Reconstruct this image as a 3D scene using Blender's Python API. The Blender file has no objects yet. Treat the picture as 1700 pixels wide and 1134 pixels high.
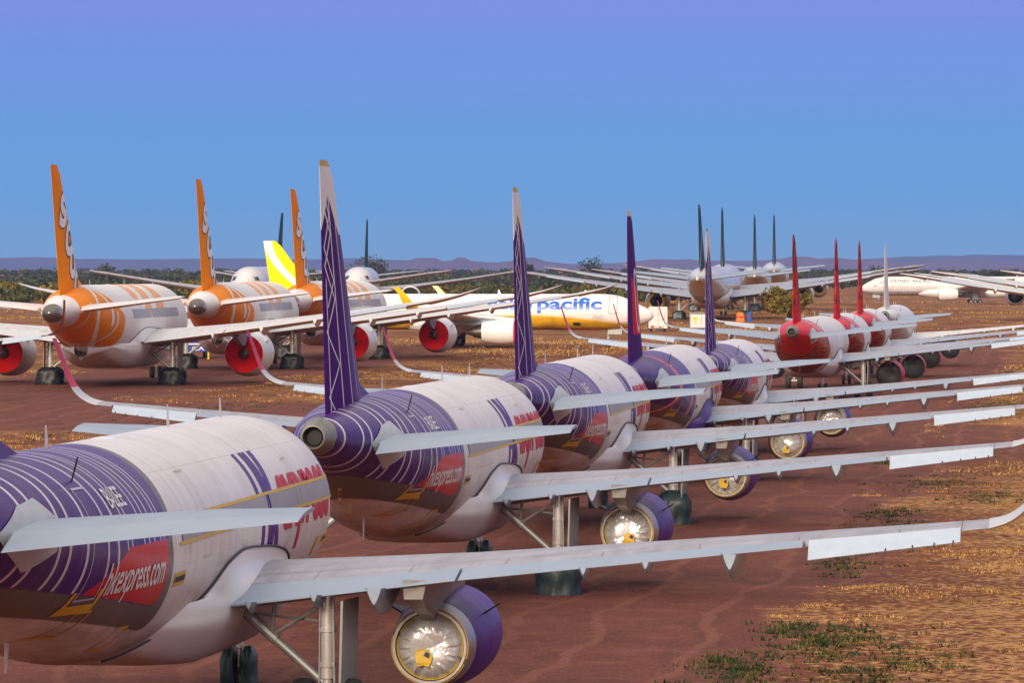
import bpy, bmesh, math, random
import numpy as np
from mathutils import Vector, Matrix
R = math.radians
rnd = random.Random(7)
sc = bpy.context.scene
COL = sc.collection

# ------------------------------------------------------------------ scene objects
def link(o, parent=None):
    COL.objects.link(o)
    if parent is not None: o.parent = parent
    return o
def tag(o, label=None, cat=None, group=None, kind=None):
    if label: o['label'] = label
    if cat: o['category'] = cat
    if group: o['group'] = group
    if kind: o['kind'] = kind
    return o
def empty(name, loc, rz=0.0):
    o = bpy.data.objects.new(name, None); link(o)
    o.empty_display_size = 0.5
    o.location = loc; o.rotation_euler = (0, 0, rz)
    return o

class MB:
    """collects verts / faces / uvs, then becomes ONE mesh"""
    def __init__(s): s.v = []; s.f = []; s.m = []; s.uv = {}
    def add(s, vs, fs, mi=0, uvs=None):
        b = len(s.v); s.v += [tuple(p) for p in vs]
        for f in fs: s.f.append(tuple(b+i for i in f)); s.m.append(mi)
        if uvs is not None:
            for i, t in enumerate(uvs): s.uv[b+i] = t
    def loft(s, rings, closed=True, cap0=False, cap1=False, mi=0, uvs=None, mif=None):
        n = len(rings[0]); vs = [p for r in rings for p in r]; fs = []; ms = []
        for i in range(len(rings)-1):
            for j in range(n if closed else n-1):
                k = (j+1) % n
                fs.append((i*n+j, i*n+k, (i+1)*n+k, (i+1)*n+j)); ms.append(mif(i, j) if mif else mi)
        if cap0: fs.append(tuple(range(n-1, -1, -1))); ms.append(ms[0])
        if cap1: fs.append(tuple((len(rings)-1)*n+j for j in range(n))); ms.append(ms[-2] if cap0 else ms[-1])
        b = len(s.m); s.add(vs, fs, mi, uvs); s.m[b:] = ms
    def box(s, c, d, rot=None, mi=0, taper=1.0):
        hx, hy, hz = d[0]/2, d[1]/2, d[2]/2
        vs = []
        for z in (-1, 1):
            t = taper if z > 0 else 1
            for x, y in ((-1, -1), (1, -1), (1, 1), (-1, 1)):
                p = Vector((x*hx*t, y*hy*t, z*hz))
                if rot: p = rot @ p
                vs.append(tuple(p+Vector(c)))
        s.add(vs, [(3, 2, 1, 0), (4, 5, 6, 7), (0, 1, 5, 4), (1, 2, 6, 5), (2, 3, 7, 6), (3, 0, 4, 7)], mi)
    def tube(s, pts, r, n=10, mi=0, caps=True):
        pts = [Vector(p) for p in pts]; rs = r if isinstance(r, (list, tuple)) else [r]*len(pts)
        rings = []
        for i, p in enumerate(pts):
            d = (pts[min(i+1, len(pts)-1)]-pts[max(i-1, 0)]).normalized()
            a = Vector((0, 0, 1)) if abs(d.z) < .9 else Vector((1, 0, 0))
            u = d.cross(a).normalized(); w = d.cross(u)
            rings.append([tuple(p+u*rs[i]*math.cos(t)+w*rs[i]*math.sin(t)) for t in [2*math.pi*k/n for k in range(n)]])
        s.loft(rings, True, caps, caps, mi)
    def rev(s, prof, c, axis='y', n=40, mi=0, mif=None, a0=0, a1=2*math.pi):
        """prof: list of (t along axis, radius); axis y points forward, x sideways, z up"""
        rings = []; full = abs(a1-a0-2*math.pi) < 1e-6
        for t, r in prof:
            ring = []
            for k in range(n):
                a = a0+(a1-a0)*k/(n if full else n-1); ca, sa = r*math.cos(a), r*math.sin(a)
                p = {'y': (ca, t, sa), 'x': (t, ca, sa), 'z': (ca, sa, t)}[axis]
                ring.append((c[0]+p[0], c[1]+p[1], c[2]+p[2]))
            rings.append(ring)
        s.loft(rings, full, False, False, mi, None, (lambda i, j: mif(i)) if mif else None)
    def mesh(s, name, smooth=True, sharp=35):
        me = bpy.data.meshes.new(name); me.from_pydata(s.v, [], s.f); me.validate()
        if len(me.polygons) == len(s.m): me.polygons.foreach_set('material_index', s.m)
        if s.uv:
            uv = me.uv_layers.new(name='UVMap')
            for l in me.loops: uv.data[l.index].uv = s.uv.get(l.vertex_index, (0, 0))
        bm = bmesh.new(); bm.from_mesh(me); bmesh.ops.recalc_face_normals(bm, faces=bm.faces)
        if smooth:
            for f in bm.faces: f.smooth = True
            for e in bm.edges:
                if len(e.link_faces) == 2 and e.calc_face_angle(0) > R(sharp): e.smooth = False
        bm.to_mesh(me); bm.free()
        return me

CACHE = {}
def part(name, key, fn, mats, parent, smooth=True, sharp=35, label=None):
    """an object with (possibly shared) mesh data; the materials sit on the object"""
    if key is None or key not in CACHE:
        r = fn(); me = r.mesh(name, smooth, sharp) if isinstance(r, MB) else r
        if key is not None: CACHE[key] = me
        for _ in mats: me.materials.append(None)
    else: me = CACHE[key]
    o = bpy.data.objects.new(name, me); link(o, parent)
    for i, m in enumerate(mats):
        o.material_slots[i].link = 'OBJECT'; o.material_slots[i].material = m
    if label: o['label'] = label
    return o

# ------------------------------------------------------------------ node expressions
class E:
    nt = None
    def __init__(s, k): s.k = k
    @staticmethod
    def math(op, *a, clamp=False):
        n = E.nt.nodes.new('ShaderNodeMath'); n.operation = op; n.use_clamp = clamp
        for i, v in enumerate(a):
            if isinstance(v, E): E.nt.links.new(v.k, n.inputs[i])
            else: n.inputs[i].default_value = v
        return E(n.outputs[0])
    def __add__(s, o): return E.math('ADD', s, o)
    __radd__ = __add__
    def __sub__(s, o): return E.math('SUBTRACT', s, o)
    def __rsub__(s, o): return E.math('SUBTRACT', o, s)
    def __mul__(s, o): return E.math('MULTIPLY', s, o)
    __rmul__ = __mul__
    def __truediv__(s, o): return E.math('DIVIDE', s, o)
    def abs(s): return E.math('ABSOLUTE', s)
    def step(s, w=.02): return E.math('MULTIPLY_ADD', s, 1.0/w, .5, clamp=True)     # soft 'is > 0'
    def sin(s): return E.math('SINE', s)
    def tri(s): return E.math('PINGPONG', s, 1.0)
def emax(a, b): return E.math('MAXIMUM', a, b)
def emin(a, b): return E.math('MINIMUM', a, b)
def smin(a, b, k): return E.math('SMOOTH_MIN', a, b, k)
def line(d, w, soft=.012): return (w-d.abs()).step(soft)
def mixc(f, a, b):
    n = E.nt.nodes.new('ShaderNodeMix'); n.data_type = 'RGBA'
    for sock, v in ((n.inputs[0], f), (n.inputs[6], a), (n.inputs[7], b)):
        if isinstance(v, E): E.nt.links.new(v.k, sock)
        elif isinstance(v, (int, float)): sock.default_value = v
        else: sock.default_value = (*v, 1)
    return E(n.outputs[2])
def noise(scale, detail=4, vec=None, rough=.55, out='Fac'):
    n = E.nt.nodes.new('ShaderNodeTexNoise'); n.inputs['Scale'].default_value = scale
    n.inputs['Detail'].default_value = detail; n.inputs['Roughness'].default_value = rough
    if vec is not None: E.nt.links.new(vec.k, n.inputs['Vector'])
    return E(n.outputs[out])
def coords(kind='Object'):
    n = E.nt.nodes.new('ShaderNodeTexCoord'); return E(n.outputs[kind])
def sep(v):
    n = E.nt.nodes.new('ShaderNodeSeparateXYZ'); E.nt.links.new(v.k, n.inputs[0]); return [E(n.outputs[i]) for i in range(3)]
def comb(x, y, z):
    n = E.nt.nodes.new('ShaderNodeCombineXYZ')
    for i, v in enumerate((x, y, z)):
        if isinstance(v, E): E.nt.links.new(v.k, n.inputs[i])
        else: n.inputs[i].default_value = v
    return E(n.outputs[0])
def newmat(name):
    m = bpy.data.materials.new(name); m.use_nodes = True; E.nt = m.node_tree
    return m, m.node_tree.nodes['Principled BSDF']
def setp(b, **kw):
    names = dict(color='Base Color', rough='Roughness', metal='Metallic', coat='Coat Weight', coatr='Coat Roughness', spec='Specular IOR Level',
                 emis='Emission Color', emiss='Emission Strength', alpha='Alpha', normal='Normal', sheen='Sheen Weight')
    for k, v in kw.items():
        i = b.inputs[names[k]]
        if isinstance(v, E): E.nt.links.new(v.k, i)
        elif isinstance(v, (tuple, list)): i.default_value = (*v, 1)
        else: i.default_value = v
def bump(h, strength=.3, dist=.02):
    n = E.nt.nodes.new('ShaderNodeBump'); n.inputs['Strength'].default_value = strength; n.inputs['Distance'].default_value = dist
    E.nt.links.new(h.k, n.inputs['Height']); return E(n.outputs[0])
MATS = {}
def mat(name, color, rough=.5, metal=0., coat=0., vary=.12, scale=3.0, bumpy=0., streak=False):
    """plain paint / metal / rubber with a little uneven wear"""
    if name in MATS: return MATS[name]
    m, b = newmat(name); c = coords()
    if streak:
        x, y, z = sep(c); c = comb(x*1.0, y*.5, z*.25)
    n = noise(scale, 5, c)
    f = E.math('MULTIPLY_ADD', n, 2.2, -.6, clamp=True)
    setp(b, color=mixc(f, tuple(v*(1-vary) for v in color), tuple(min(1, v*(1+vary*.6)) for v in color)),
         rough=E.math('MULTIPLY_ADD', n, .25, rough-.12, clamp=True), metal=metal, coat=coat, coatr=.12)
    if bumpy: setp(b, normal=bump(noise(scale*4, 3, c), bumpy, .03))
    MATS[name] = m; return m

# ------------------------------------------------------------------ aircraft types (metres; s = distance aft of the nose)
def hermite(tab):
    xs = np.array([t[0] for t in tab], float); ys = np.array([t[1] for t in tab], float)
    d = np.diff(ys)/np.diff(xs); m = np.zeros(len(xs)); m[0], m[-1] = d[0], d[-1]
    for i in range(1, len(xs)-1):
        m[i] = 0 if d[i-1]*d[i] <= 0 else 2*d[i-1]*d[i]/(d[i-1]+d[i])
    def f(x):
        i = int(np.clip(np.searchsorted(xs, x)-1, 0, len(xs)-2)); h = xs[i+1]-xs[i]; t = min(max((x-xs[i])/h, 0), 1)
        return ((2*t**3-3*t*t+1)*ys[i]+(t**3-2*t*t+t)*h*m[i]+(-2*t**3+3*t*t)*ys[i+1]+(t**3-t*t)*h*m[i+1])
    return f
class Type: pass
def make_type(name, sm, L, top, bot, hw, wing, tips, hs, fin, eng, gear, seg=96, ds=.3):
    T = Type(); T.name = name; T.sm = sm; T.L = L; T.top, T.bot, T.hw = hermite(top), hermite(bot), hermite(hw)
    T.wing, T.tips, T.hs, T.fin, T.eng, T.gear, T.seg, T.ds = wing, tips, hs, fin, eng, gear, seg, ds
    T.P = lambda s, x, z: (x, sm-s, z)
    def side(s, z, off=0.0):
        zt, zb, w = T.top(s), T.bot(s), T.hw(s); zc, h = (zt+zb)/2, (zt-zb)/2
        q = max(-1, min(1, (z-zc)/h)); x = w*math.sqrt(max(0, 1-q*q))
        n = Vector((x/w/w, 0, (z-zc)/h/h)); n.normalize()
        return (x+n.x*off, sm-s, z+n.z*off)
    T.side = side
    return T

A320 = make_type('a320', 17.7, 37.5,
    top=[(0, 3.5), (.3, 4.0), (1.5, 4.65), (3, 5.38), (4.5, 5.78), (6.2, 5.88), (27, 5.88), (31, 5.85), (34.5, 5.66), (37.38, 5.36)],
    bot=[(0, 3.4), (.3, 3.0), (1.5, 2.4), (3, 2.06), (5, 1.92), (6.5, 1.89), (23.5, 1.89), (26, 2.06), (29, 2.62), (32, 3.4), (35, 4.22), (37.38, 4.76)],
    hw=[(0, .05), (.3, .5), (1.5, 1.15), (3, 1.62), (5, 1.98), (6.5, 2.04), (24.5, 2.04), (27, 1.96), (30, 1.70), (33, 1.25), (35.5, .78), (37.38, .29)],
    wing=dict(y=[1.7, 1.975, 3.2, 4.8, 6.4, 8, 10, 12, 13.1, 14.5, 15.98, 16.5], le=lambda y: 11.9+(y-1.975)*.518,
              te=lambda y: 18.55-.02*(y-1.975) if y < 6.4 else 18.46+(y-6.4)*.272, z=lambda y: 2.66+.1135*(y-1.94),
              tc=lambda y: .155-.0033*y, inc=lambda y: R(1.9-.04*y), flapf=.76, flaps=[(2.05, 6.36), (6.42, 13.05)], ail=(13.15, 15.98), droop=27,
              fair=[(4.85, .27, .62, 3.2), (11.7, .24, .58, 2.9), (2.45, .12, .26, 1.0), (3.7, .12, .26, 1.0), (8.9, .11, .26, .9), (10.1, .11, .26, .9)]),
    tips=('sharklet', [(16.9, .14, 0), (17.25, .46, .28), (17.5, 1.0, .62), (17.68, 1.7, 1.1), (17.82, 2.38, 1.72)]),
    hs=dict(y=[.35, 1, 2.5, 4.5, 6.07, 6.12], le=lambda y: 31.5+(y-.6)*.6, te=lambda y: 34.9+(y-.6)*.31, z=lambda y: 4.63+.107*(y-.6), tc=.058, inc=R(2.6), elev=.68, droop=5),
    fin=dict(z0=5.4, zt=11.77, le=lambda z: 30.7+(z-5.95)*.75, te=lambda z: 35.7+(z-5.95)*.155, dors=[(28.2, 5.85), (30.1, 6.2), (31.1, 6.6)], tc=.052),
    eng=dict(x=5.57, z=1.66, prof=[(11.2, .74), (11.1, .79), (11.1, .85), (11.3, .91), (11.9, .98), (12.8, 1.0), (13.8, .98), (14.8, .9), (15.35, .845), (16.05, .73), (16.05, .675), (15.7, .66)],
             sleeve=15.3, exh=15.93, rex=.655, pyl=[(11.4, 2.8), (14, 3.05), (18.3, 3.1), (18.5, 2.75), (17.6, 2.5), (16.6, 2.34), (16.0, 2.12), (15.2, 2.4), (12.2, 2.6)], kind='mixed'),
    gear=dict(main=dict(s=17.7, x=3.8, top=2.75, r=.585, w=.43, track=.46, axles=[0], strut=.145), nose=dict(s=5.07, top=2.1, r=.38, w=.22, track=.25, axles=[0], strut=.09)))

def stretch(T, front, rear, name):
    """the same type with two fuselage plugs"""
    c, d = 8.0, 23.0
    def un(s): return s if s < c else (c if s < c+front else (s-front if s < d+front else (d if s < d+front+rear else s-front-rear)))
    S = Type(); S.__dict__.update(T.__dict__); S.name = name; S.sm = T.sm+front; S.L = T.L+front+rear
    S.top, S.bot, S.hw = (lambda s, g=T.top: g(un(s))), (lambda s, g=T.bot: g(un(s))), (lambda s, g=T.hw: g(un(s)))
    S.P = lambda s, x, z: (x, S.sm-s, z)
    S2 = make_type(name, S.sm, S.L, [(0, 0), (1, 1)], [(0, 0), (1, 1)], [(0, 0), (1, 1)], None, None, None, None, None, None)
    def side(s, z, off=0.0):
        zt, zb, w = S.top(s), S.bot(s), S.hw(s); zc, h = (zt+zb)/2, (zt-zb)/2
        q = max(-1, min(1, (z-zc)/h)); x = w*math.sqrt(max(0, 1-q*q)); n = Vector((x/w/w, 0, (z-zc)/h/h)); n.normalize()
        return (x+n.x*off, S.sm-s, z+n.z*off)
    S.side = side
    w = dict(T.wing); w['le'] = lambda y, g=T.wing['le']: g(y)+front; w['te'] = lambda y, g=T.wing['te']: g(y)+front; S.wing = w
    h = dict(T.hs); h['le'] = lambda y, g=T.hs['le']: g(y)+front+rear; h['te'] = lambda y, g=T.hs['te']: g(y)+front+rear; S.hs = h
    f = dict(T.fin); f['le'] = lambda z, g=T.fin['le']: g(z)+front+rear; f['te'] = lambda z, g=T.fin['te']: g(z)+front+rear
    f['dors'] = [(a+front+rear, b) for a, b in f['dors']]; S.fin = f
    e = dict(T.eng); e['prof'] = [(a+front, b) for a, b in e['prof']]; e['sleeve'] += front; e['exh'] += front; e['pyl'] = [(a+front, b) for a, b in e['pyl']]; S.eng = e
    g = {k: dict(v) for k, v in T.gear.items()}; g['main']['s'] += front; S.gear = g
    return S
A321 = stretch(A320, 4.27, 2.67, 'a321')
A321.eng = dict(x=5.75, z=1.72, prof=[(14.7, .95), (14.5, 1.05), (14.5, 1.15), (14.8, 1.27), (15.6, 1.36), (16.6, 1.36), (17.6, 1.24), (18.4, 1.1), (18.4, 1.06), (18.0, 1.0)],
                sleeve=99, exh=18.3, rex=1.04, core=[(17.8, .8), (18.6, .72), (19.4, .55), (19.45, .42), (20.0, .28), (20.7, .03)],
                pyl=[(15.3, 2.9), (18, 3.1), (22.3, 3.1), (21.5, 2.7), (19.6, 2.42), (18.3, 2.6), (16.2, 2.95)], kind='split')

B787 = make_type('b787', 28.5, 55.9,
    top=[(0, 4.3), (.4, 5.0), (2, 6.1), (4.5, 7.25), (7, 7.8), (9, 7.92), (41, 7.92), (47, 7.75), (52, 7.1), (55.1, 6.45)],
    bot=[(0, 4.1), (.4, 3.5), (2, 2.75), (4.5, 2.15), (7, 1.98), (34, 1.98), (38, 2.3), (43, 3.25), (49, 4.6), (55.1, 5.35)],
    hw=[(0, .05), (.4, .75), (2, 1.65), (4.5, 2.45), (7, 2.8), (9, 2.88), (37, 2.88), (42, 2.65), (48, 1.9), (52, 1.2), (55.1, .48)],
    wing=dict(y=[2.6, 2.88, 5, 7.5, 10, 13, 16, 19, 22, 24.5, 26], le=lambda y: 18.6+(y-2.88)*.655,
              te=lambda y: 31.6+(y-2.88)*.055 if y < 9.5 else 31.96+(y-9.5)*.365, z=lambda y: 3.45+.118*(y-3)+.0022*(y-3)**2*.35,
              tc=lambda y: .14-.0018*y, inc=lambda y: R(1.6-.03*y), flapf=.8, flaps=[(3.1, 9.4), (9.5, 19.6)], ail=(19.8, 24.4), droop=7,
              fair=[(8.6, .2, .8, 2.5), (12.6, .33, .75, 4.2), (17.0, .3, .68, 3.8)]),
    tips=('raked', [(27.5, .3, .55), (28.8, .62, 1.5), (29.8, .95, 2.6), (30.3, 1.14, 3.5)]),
    hs=dict(y=[.5, 1.5, 4, 7, 9.2, 9.6], le=lambda y: 46.6+(y-1)*.76, te=lambda y: 52.1+(y-1)*.37, z=lambda y: 6.05+.115*(y-1), tc=.055, inc=R(1.2), elev=.7, droop=2),
    fin=dict(z0=7.2, zt=16.85, le=lambda z: 44.6+(z-7.9)*.9, te=lambda z: 52.2+(z-7.9)*.385, dors=[(41.8, 7.9), (43.8, 8.35), (45.2, 8.9)], tc=.052),
    eng=dict(x=9.75, z=2.35, prof=[(17.1, 1.4), (16.9, 1.52), (16.9, 1.62), (17.3, 1.78), (18.6, 1.9), (20, 1.88), (21.3, 1.72), (22.4, 1.52), (22.4, 1.46), (21.8, 1.4)],
             sleeve=99, exh=22.25, rex=1.44, core=[(21.8, .52), (22.5, .5), (22.7, .44), (22.95, .3), (23.05, .03)],
             pyl=[(18, 4.0), (21.5, 4.25), (27, 4.4), (27.6, 3.7), (25.2, 3.15), (23.2, 2.95), (22.0, 3.5), (19.5, 4.05)], kind='split'),
    gear=dict(main=dict(s=28.5, x=4.9, top=3.4, r=.66, w=.5, track=.62, axles=[-.75, .75], strut=.2), nose=dict(s=5.6, top=2.4, r=.5, w=.36, track=.36, axles=[0], strut=.12)), seg=80, ds=.5)

B777 = make_type('b777', 37.0, 73.5,
    top=[(0, 4.7), (.5, 5.5), (2.5, 6.9), (5, 8.05), (8, 8.6), (10, 8.7), (55, 8.7), (63, 8.45), (68, 7.8), (73.1, 7.2)],
    bot=[(0, 4.5), (.5, 3.9), (2.5, 3.1), (5, 2.65), (8, 2.5), (47, 2.5), (52, 2.9), (60, 4.5), (67, 5.8), (73.1, 6.5)],
    hw=[(0, .05), (.5, .85), (2.5, 1.8), (5, 2.6), (8, 3.02), (10, 3.1), (50, 3.1), (56, 2.8), (63, 2.0), (69, 1.05), (73.1, .18)],
    wing=dict(y=[2.8, 3.1, 6, 9.8, 13, 17, 21, 24, 27, 28.6], le=lambda y: 25+(y-3.1)*.67,
              te=lambda y: 40.2+(y-3.1)*.06 if y < 9.8 else 40.6+(y-9.8)*.42, z=lambda y: 3.75+.122*(y-3.1)+.0009*(y-3)**2,
              tc=lambda y: .14-.0016*y, inc=lambda y: R(1.6-.03*y), flapf=.82, flaps=[(3.3, 9.7), (9.9, 20.4)], ail=(20.6, 26.6), droop=5,
              fair=[(8.2, .3, .9, 3.6), (13.8, .38, .9, 4.6), (18.6, .36, .8, 4.2)]),
    tips=('raked', [(30, .2, .9), (31.4, .42, 2.1), (32.4, .6, 3.3)]),
    hs=dict(y=[.5, 1.5, 5, 9, 10.4, 10.75], le=lambda y: 62.6+(y-1)*.73, te=lambda y: 69.7+(y-1)*.33, z=lambda y: 6.7+.12*(y-1), tc=.05, inc=R(1.5), elev=.72, droop=3),
    fin=dict(z0=7.8, zt=18.6, le=lambda z: 58.6+(z-8.6)*.93, te=lambda z: 68.0+(z-8.6)*.36, dors=[(55.5, 8.6), (57.8, 9.0), (59.5, 9.6)], tc=.042),
    eng=dict(x=9.7, z=2.95, prof=[(25.3, 1.6), (25.1, 1.75), (25.1, 1.85), (25.6, 2.0), (27, 2.08), (28.8, 2.04), (30.2, 1.85), (31.2, 1.66), (31.2, 1.58), (30.0, 1.5), (28.6, 1.35)],
             sleeve=99, exh=30.4, rex=1.5, core=[(30.0, 1.1), (31.2, 1.0), (32.6, .78), (32.7, .55), (33.3, .3), (33.9, .03)],
             pyl=[(26, 4.8), (30, 5.0), (36, 5.0), (36.2, 4.2), (33.6, 3.75), (31.6, 3.6), (30.6, 4.3), (28, 4.85)], kind='split'),
    gear=dict(main=dict(s=37.0, x=5.5, top=4, r=.67, w=.5, track=.7, axles=[-1.45, 0, 1.45], strut=.24), nose=dict(s=5.9, top=2.8, r=.54, w=.38, track=.4, axles=[0], strut=.14)), seg=64, ds=.7)

# ------------------------------------------------------------------ shapes of the parts
AIR = [0, .012, .04, .09, .17, .28, .4, .52, .64, .76, .88, 1.0]
def thick(f):  # normalised half thickness with a blunt trailing edge
    return (2.969*math.sqrt(f)-1.26*f-3.516*f*f+2.843*f**3-1.015*f**4)+.02*f
def airfoil_ring(le, te, fr0, fr1, th_up, th_lo):
    """returns list of (frac, dz) around the section, both fractions cut"""
    fs = [fr0]+[f for f in AIR if fr0 < f < fr1]+[fr1]
    up = [(f, thick(f)*th_up) for f in fs]; lo = [(f, -thick(f)*th_lo) for f in reversed(fs)]
    if fr0 == 0: lo = lo[:-1]
    return up+lo
def wing_point(T, y, f, dz):
    w = T.wing; le, te = w['le'](y), w['te'](y); c = te-le
    return (y, le+f*c, w['z'](y)+c*math.sin(w['inc'](y))*(1-f)+dz*c)
def surf(T, side, ys, fr0, fr1, hinge=None, droop=0.0):
    mb = MB(); rings = []; uvs = []
    for y in ys:
        w = T.wing; tc = w['tc'](y); ring = []
        for f, dz in airfoil_ring(0, 1, fr0, fr1, tc*.36, tc*.46):
            yy, s, z = wing_point(T, y, f, dz)
            if droop:
                _, hs_, hz_ = wing_point(T, y, hinge, .0); ds_, dz_ = s-hs_, z-hz_
                s, z = hs_+ds_*math.cos(droop)+dz_*math.sin(droop), hz_-ds_*math.sin(droop)+dz_*math.cos(droop)
            ring.append(T.P(s, side*yy, z)); uvs.append((f, y))
        rings.append(ring)
    mb.loft(rings, True, True, True, uvs=uvs)
    return mb
def span(a, b, n): return [a+(b-a)*i/n for i in range(n+1)]
def wing_mesh(T, side):
    w = T.wing; ff = w['flapf']; ys = sorted(set([y for y in w['y'] if y < w['ail'][1]-.02]+[w['flaps'][0][0], w['ail'][0]-.05, w['ail'][1]+.02]))
    mb = surf(T, side, ys, 0, ff-.006)
    yo = w['ail'][1]+.03
    m2 = surf(T, side, [yo, w['y'][-1]], 0, 1); mb.add(m2.v, m2.f, 0, [m2.uv[i] for i in range(len(m2.v))])
    yi = w['y'][0]
    m3 = surf(T, side, [yi, w['flaps'][0][0]-.03], ff-.006, 1); mb.add(m3.v, m3.f, 0, [m3.uv[i] for i in range(len(m3.v))])
    return mb
def tip_mesh(T, side):
    kind, st = T.tips; w = T.wing; y0 = w['y'][-1]; le0, te0 = w['le'](y0), w['te'](y0); c0 = te0-le0; z0 = w['z'](y0)
    mb = MB(); rings = []
    path = [(y0, z0, le0, c0)]
    for y, dz, back in st:
        k = (len(path))/len(st)
        c = c0*(1-k*(.55 if kind == 'sharklet' else .86))
        if kind == 'sharklet': le = le0+.518*(y-y0)+back; c = c0*(1-.14*len(path)) if len(path) < 5 else c0*.4
        else: le = w['le'](y)+back*.55; c = c0*(1-.23*len(path))
        path.append((y, z0+dz, le, c))
    P_ = [np.array(p) for p in path]; fine = []
    for a in range(len(P_)-1):
        p0, p1, p2, p3 = P_[max(0, a-1)], P_[a], P_[a+1], P_[min(len(P_)-1, a+2)]
        for q in range(4):
            u = q/4; fine.append(tuple(.5*(2*p1+(p2-p0)*u+(2*p0-5*p1+4*p2-p3)*u*u+(3*p1-p0-3*p2+p3)*u**3)))
    path = fine+[path[-1]]
    for i, (y, z, le, c) in enumerate(path):
        a, b = path[max(0, i-1)], path[min(len(path)-1, i+1)]
        d = Vector((b[0]-a[0], 0, b[1]-a[1])).normalized(); nx, nz = -d.z, d.x
        if i == 0: nx, nz = 0, 1
        ring = []
        for f, dz in airfoil_ring(0, 1, 0, 1, .045, .06):
            ring.append(T.P(le+f*c, side*(y+nx*dz*c), z+nz*dz*c+math.sin(w['inc'](y0))*c*(1-f)*.88**i))
        rings.append(ring)
    mb.loft(rings, True, True, True)
    return mb
def fairing_mesh(T, side, y, hw, dep, ln):
    """flap track fairing: canoe body that ends in a point just behind the trailing edge"""
    mb = MB(); te = T.wing['te'](y); zt = T.wing['z'](y); c = te-T.wing['le'](y)
    rings = []; N = 12
    for i in range(N+1):
        t = i/N; s = te-ln+t*(ln+.28)
        wv = hw*1.12*(math.sin(math.pi*min(1, (t+.02)*.98))**.55) if t < .5 else hw*1.12*(1-((t-.5)/.5)**2.2*.55)
        dv = dep*(min(1, t/.45)**.6 if t < .45 else 1-((t-.45)/.55)**2.4*.5)
        zu = zt+math.sin(T.wing['inc'](y))*(te-s)-.02 if t < .9 else zt-.01
        ring = []
        for a in range(13):
            q = a/12*2-1
            ring.append(T.P(s, side*y+wv*q, zu-dv*(max(0, 1-abs(q)**1.35))**.85-.01))
        rings.append(ring)
    mb.loft(rings, False, False, False)
    mb.add(rings[-1], [tuple(range(13))])
    return mb
def tail_mesh(T, side, f0, f1, droop=0, hinge=.7, y0=None):
    h = T.hs; mb = MB(); rings = []
    ys = h['y'] if y0 is None else [y0]+[y for y in h['y'] if y > y0]
    for i, y in enumerate(ys):
        le, te = h['le'](y), h['te'](y); c = te-le; ring = []; tc = h['tc']*(1 if y < h['y'][-1]-.05 else .35)
        for f, dz in airfoil_ring(0, 1, f0, f1, tc, tc):
            s, z = le+f*c, h['z'](y)+c*math.sin(h['inc'])*(.75-f)+dz*c
            if droop:
                hs_, hz_ = le+hinge*c, h['z'](y)+c*math.sin(h['inc'])*(.75-hinge); a, b = s-hs_, z-hz_
                s, z = hs_+a*math.cos(droop)+b*math.sin(droop), hz_-a*math.sin(droop)+b*math.cos(droop)
            ring.append(T.P(s, side*y, z))
        rings.append(ring)
    mb.loft(rings, True, True, True); return mb
def fin_mesh(T, f0, f1):
    F = T.fin; mb = MB(); rings = []; N = 14
    for i in range(N+1):
        z = F['z0']+(F['zt']-F['z0'])*i/N; le, te = F['le'](z), F['te'](z)
        if i == N: le += .25
        c = te-le; tc = F['tc']*(1 if i < N else .4)
        rings.append([T.P(le+f*c, dz*c, z) for f, dz in airfoil_ring(0, 1, f0, f1, tc, tc)])
    mb.loft(rings, True, True, True)
    if f0 == 0:   # dorsal fillet in front of the root
        d = list(F['dors']); zl_ = d[-1][1]+.45; d.append((F['le'](zl_)+.5, zl_)); d.append((F['le'](zl_)+1.4, zl_)); rings = []
        for j, (s, z) in enumerate(d):
            wv = [.02, .07, .11, .15, .1][j]; zb = T.top(s)-.25; wb = [.05, .2, .3, .36, .2][j]
            rings.append([T.P(s, -wb, zb), T.P(s, -wv, zb+(z-zb)*.55), T.P(s, 0, z), T.P(s, wv, zb+(z-zb)*.55), T.P(s, wb, zb)])
        mb.loft(rings, False)
    return mb
def fuselage_mesh(T):
    mb = MB(); rings = []; n = T.seg; s = .0; ss = []
    while s < T.L-.12: ss.append(s); s += T.ds*(.25 if s < 2 else 1)
    ss.append(T.L-.12)
    for s in ss:
        zt, zb, w = T.top(s), T.bot(s), T.hw(s); zc, h = (zt+zb)/2, (zt-zb)/2
        rings.append([T.P(s, w*math.cos(2*math.pi*k/n), zc+h*math.sin(2*math.pi*k/n)) for k in range(n)])
    mb.loft(rings, True, True, True); return mb
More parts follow.
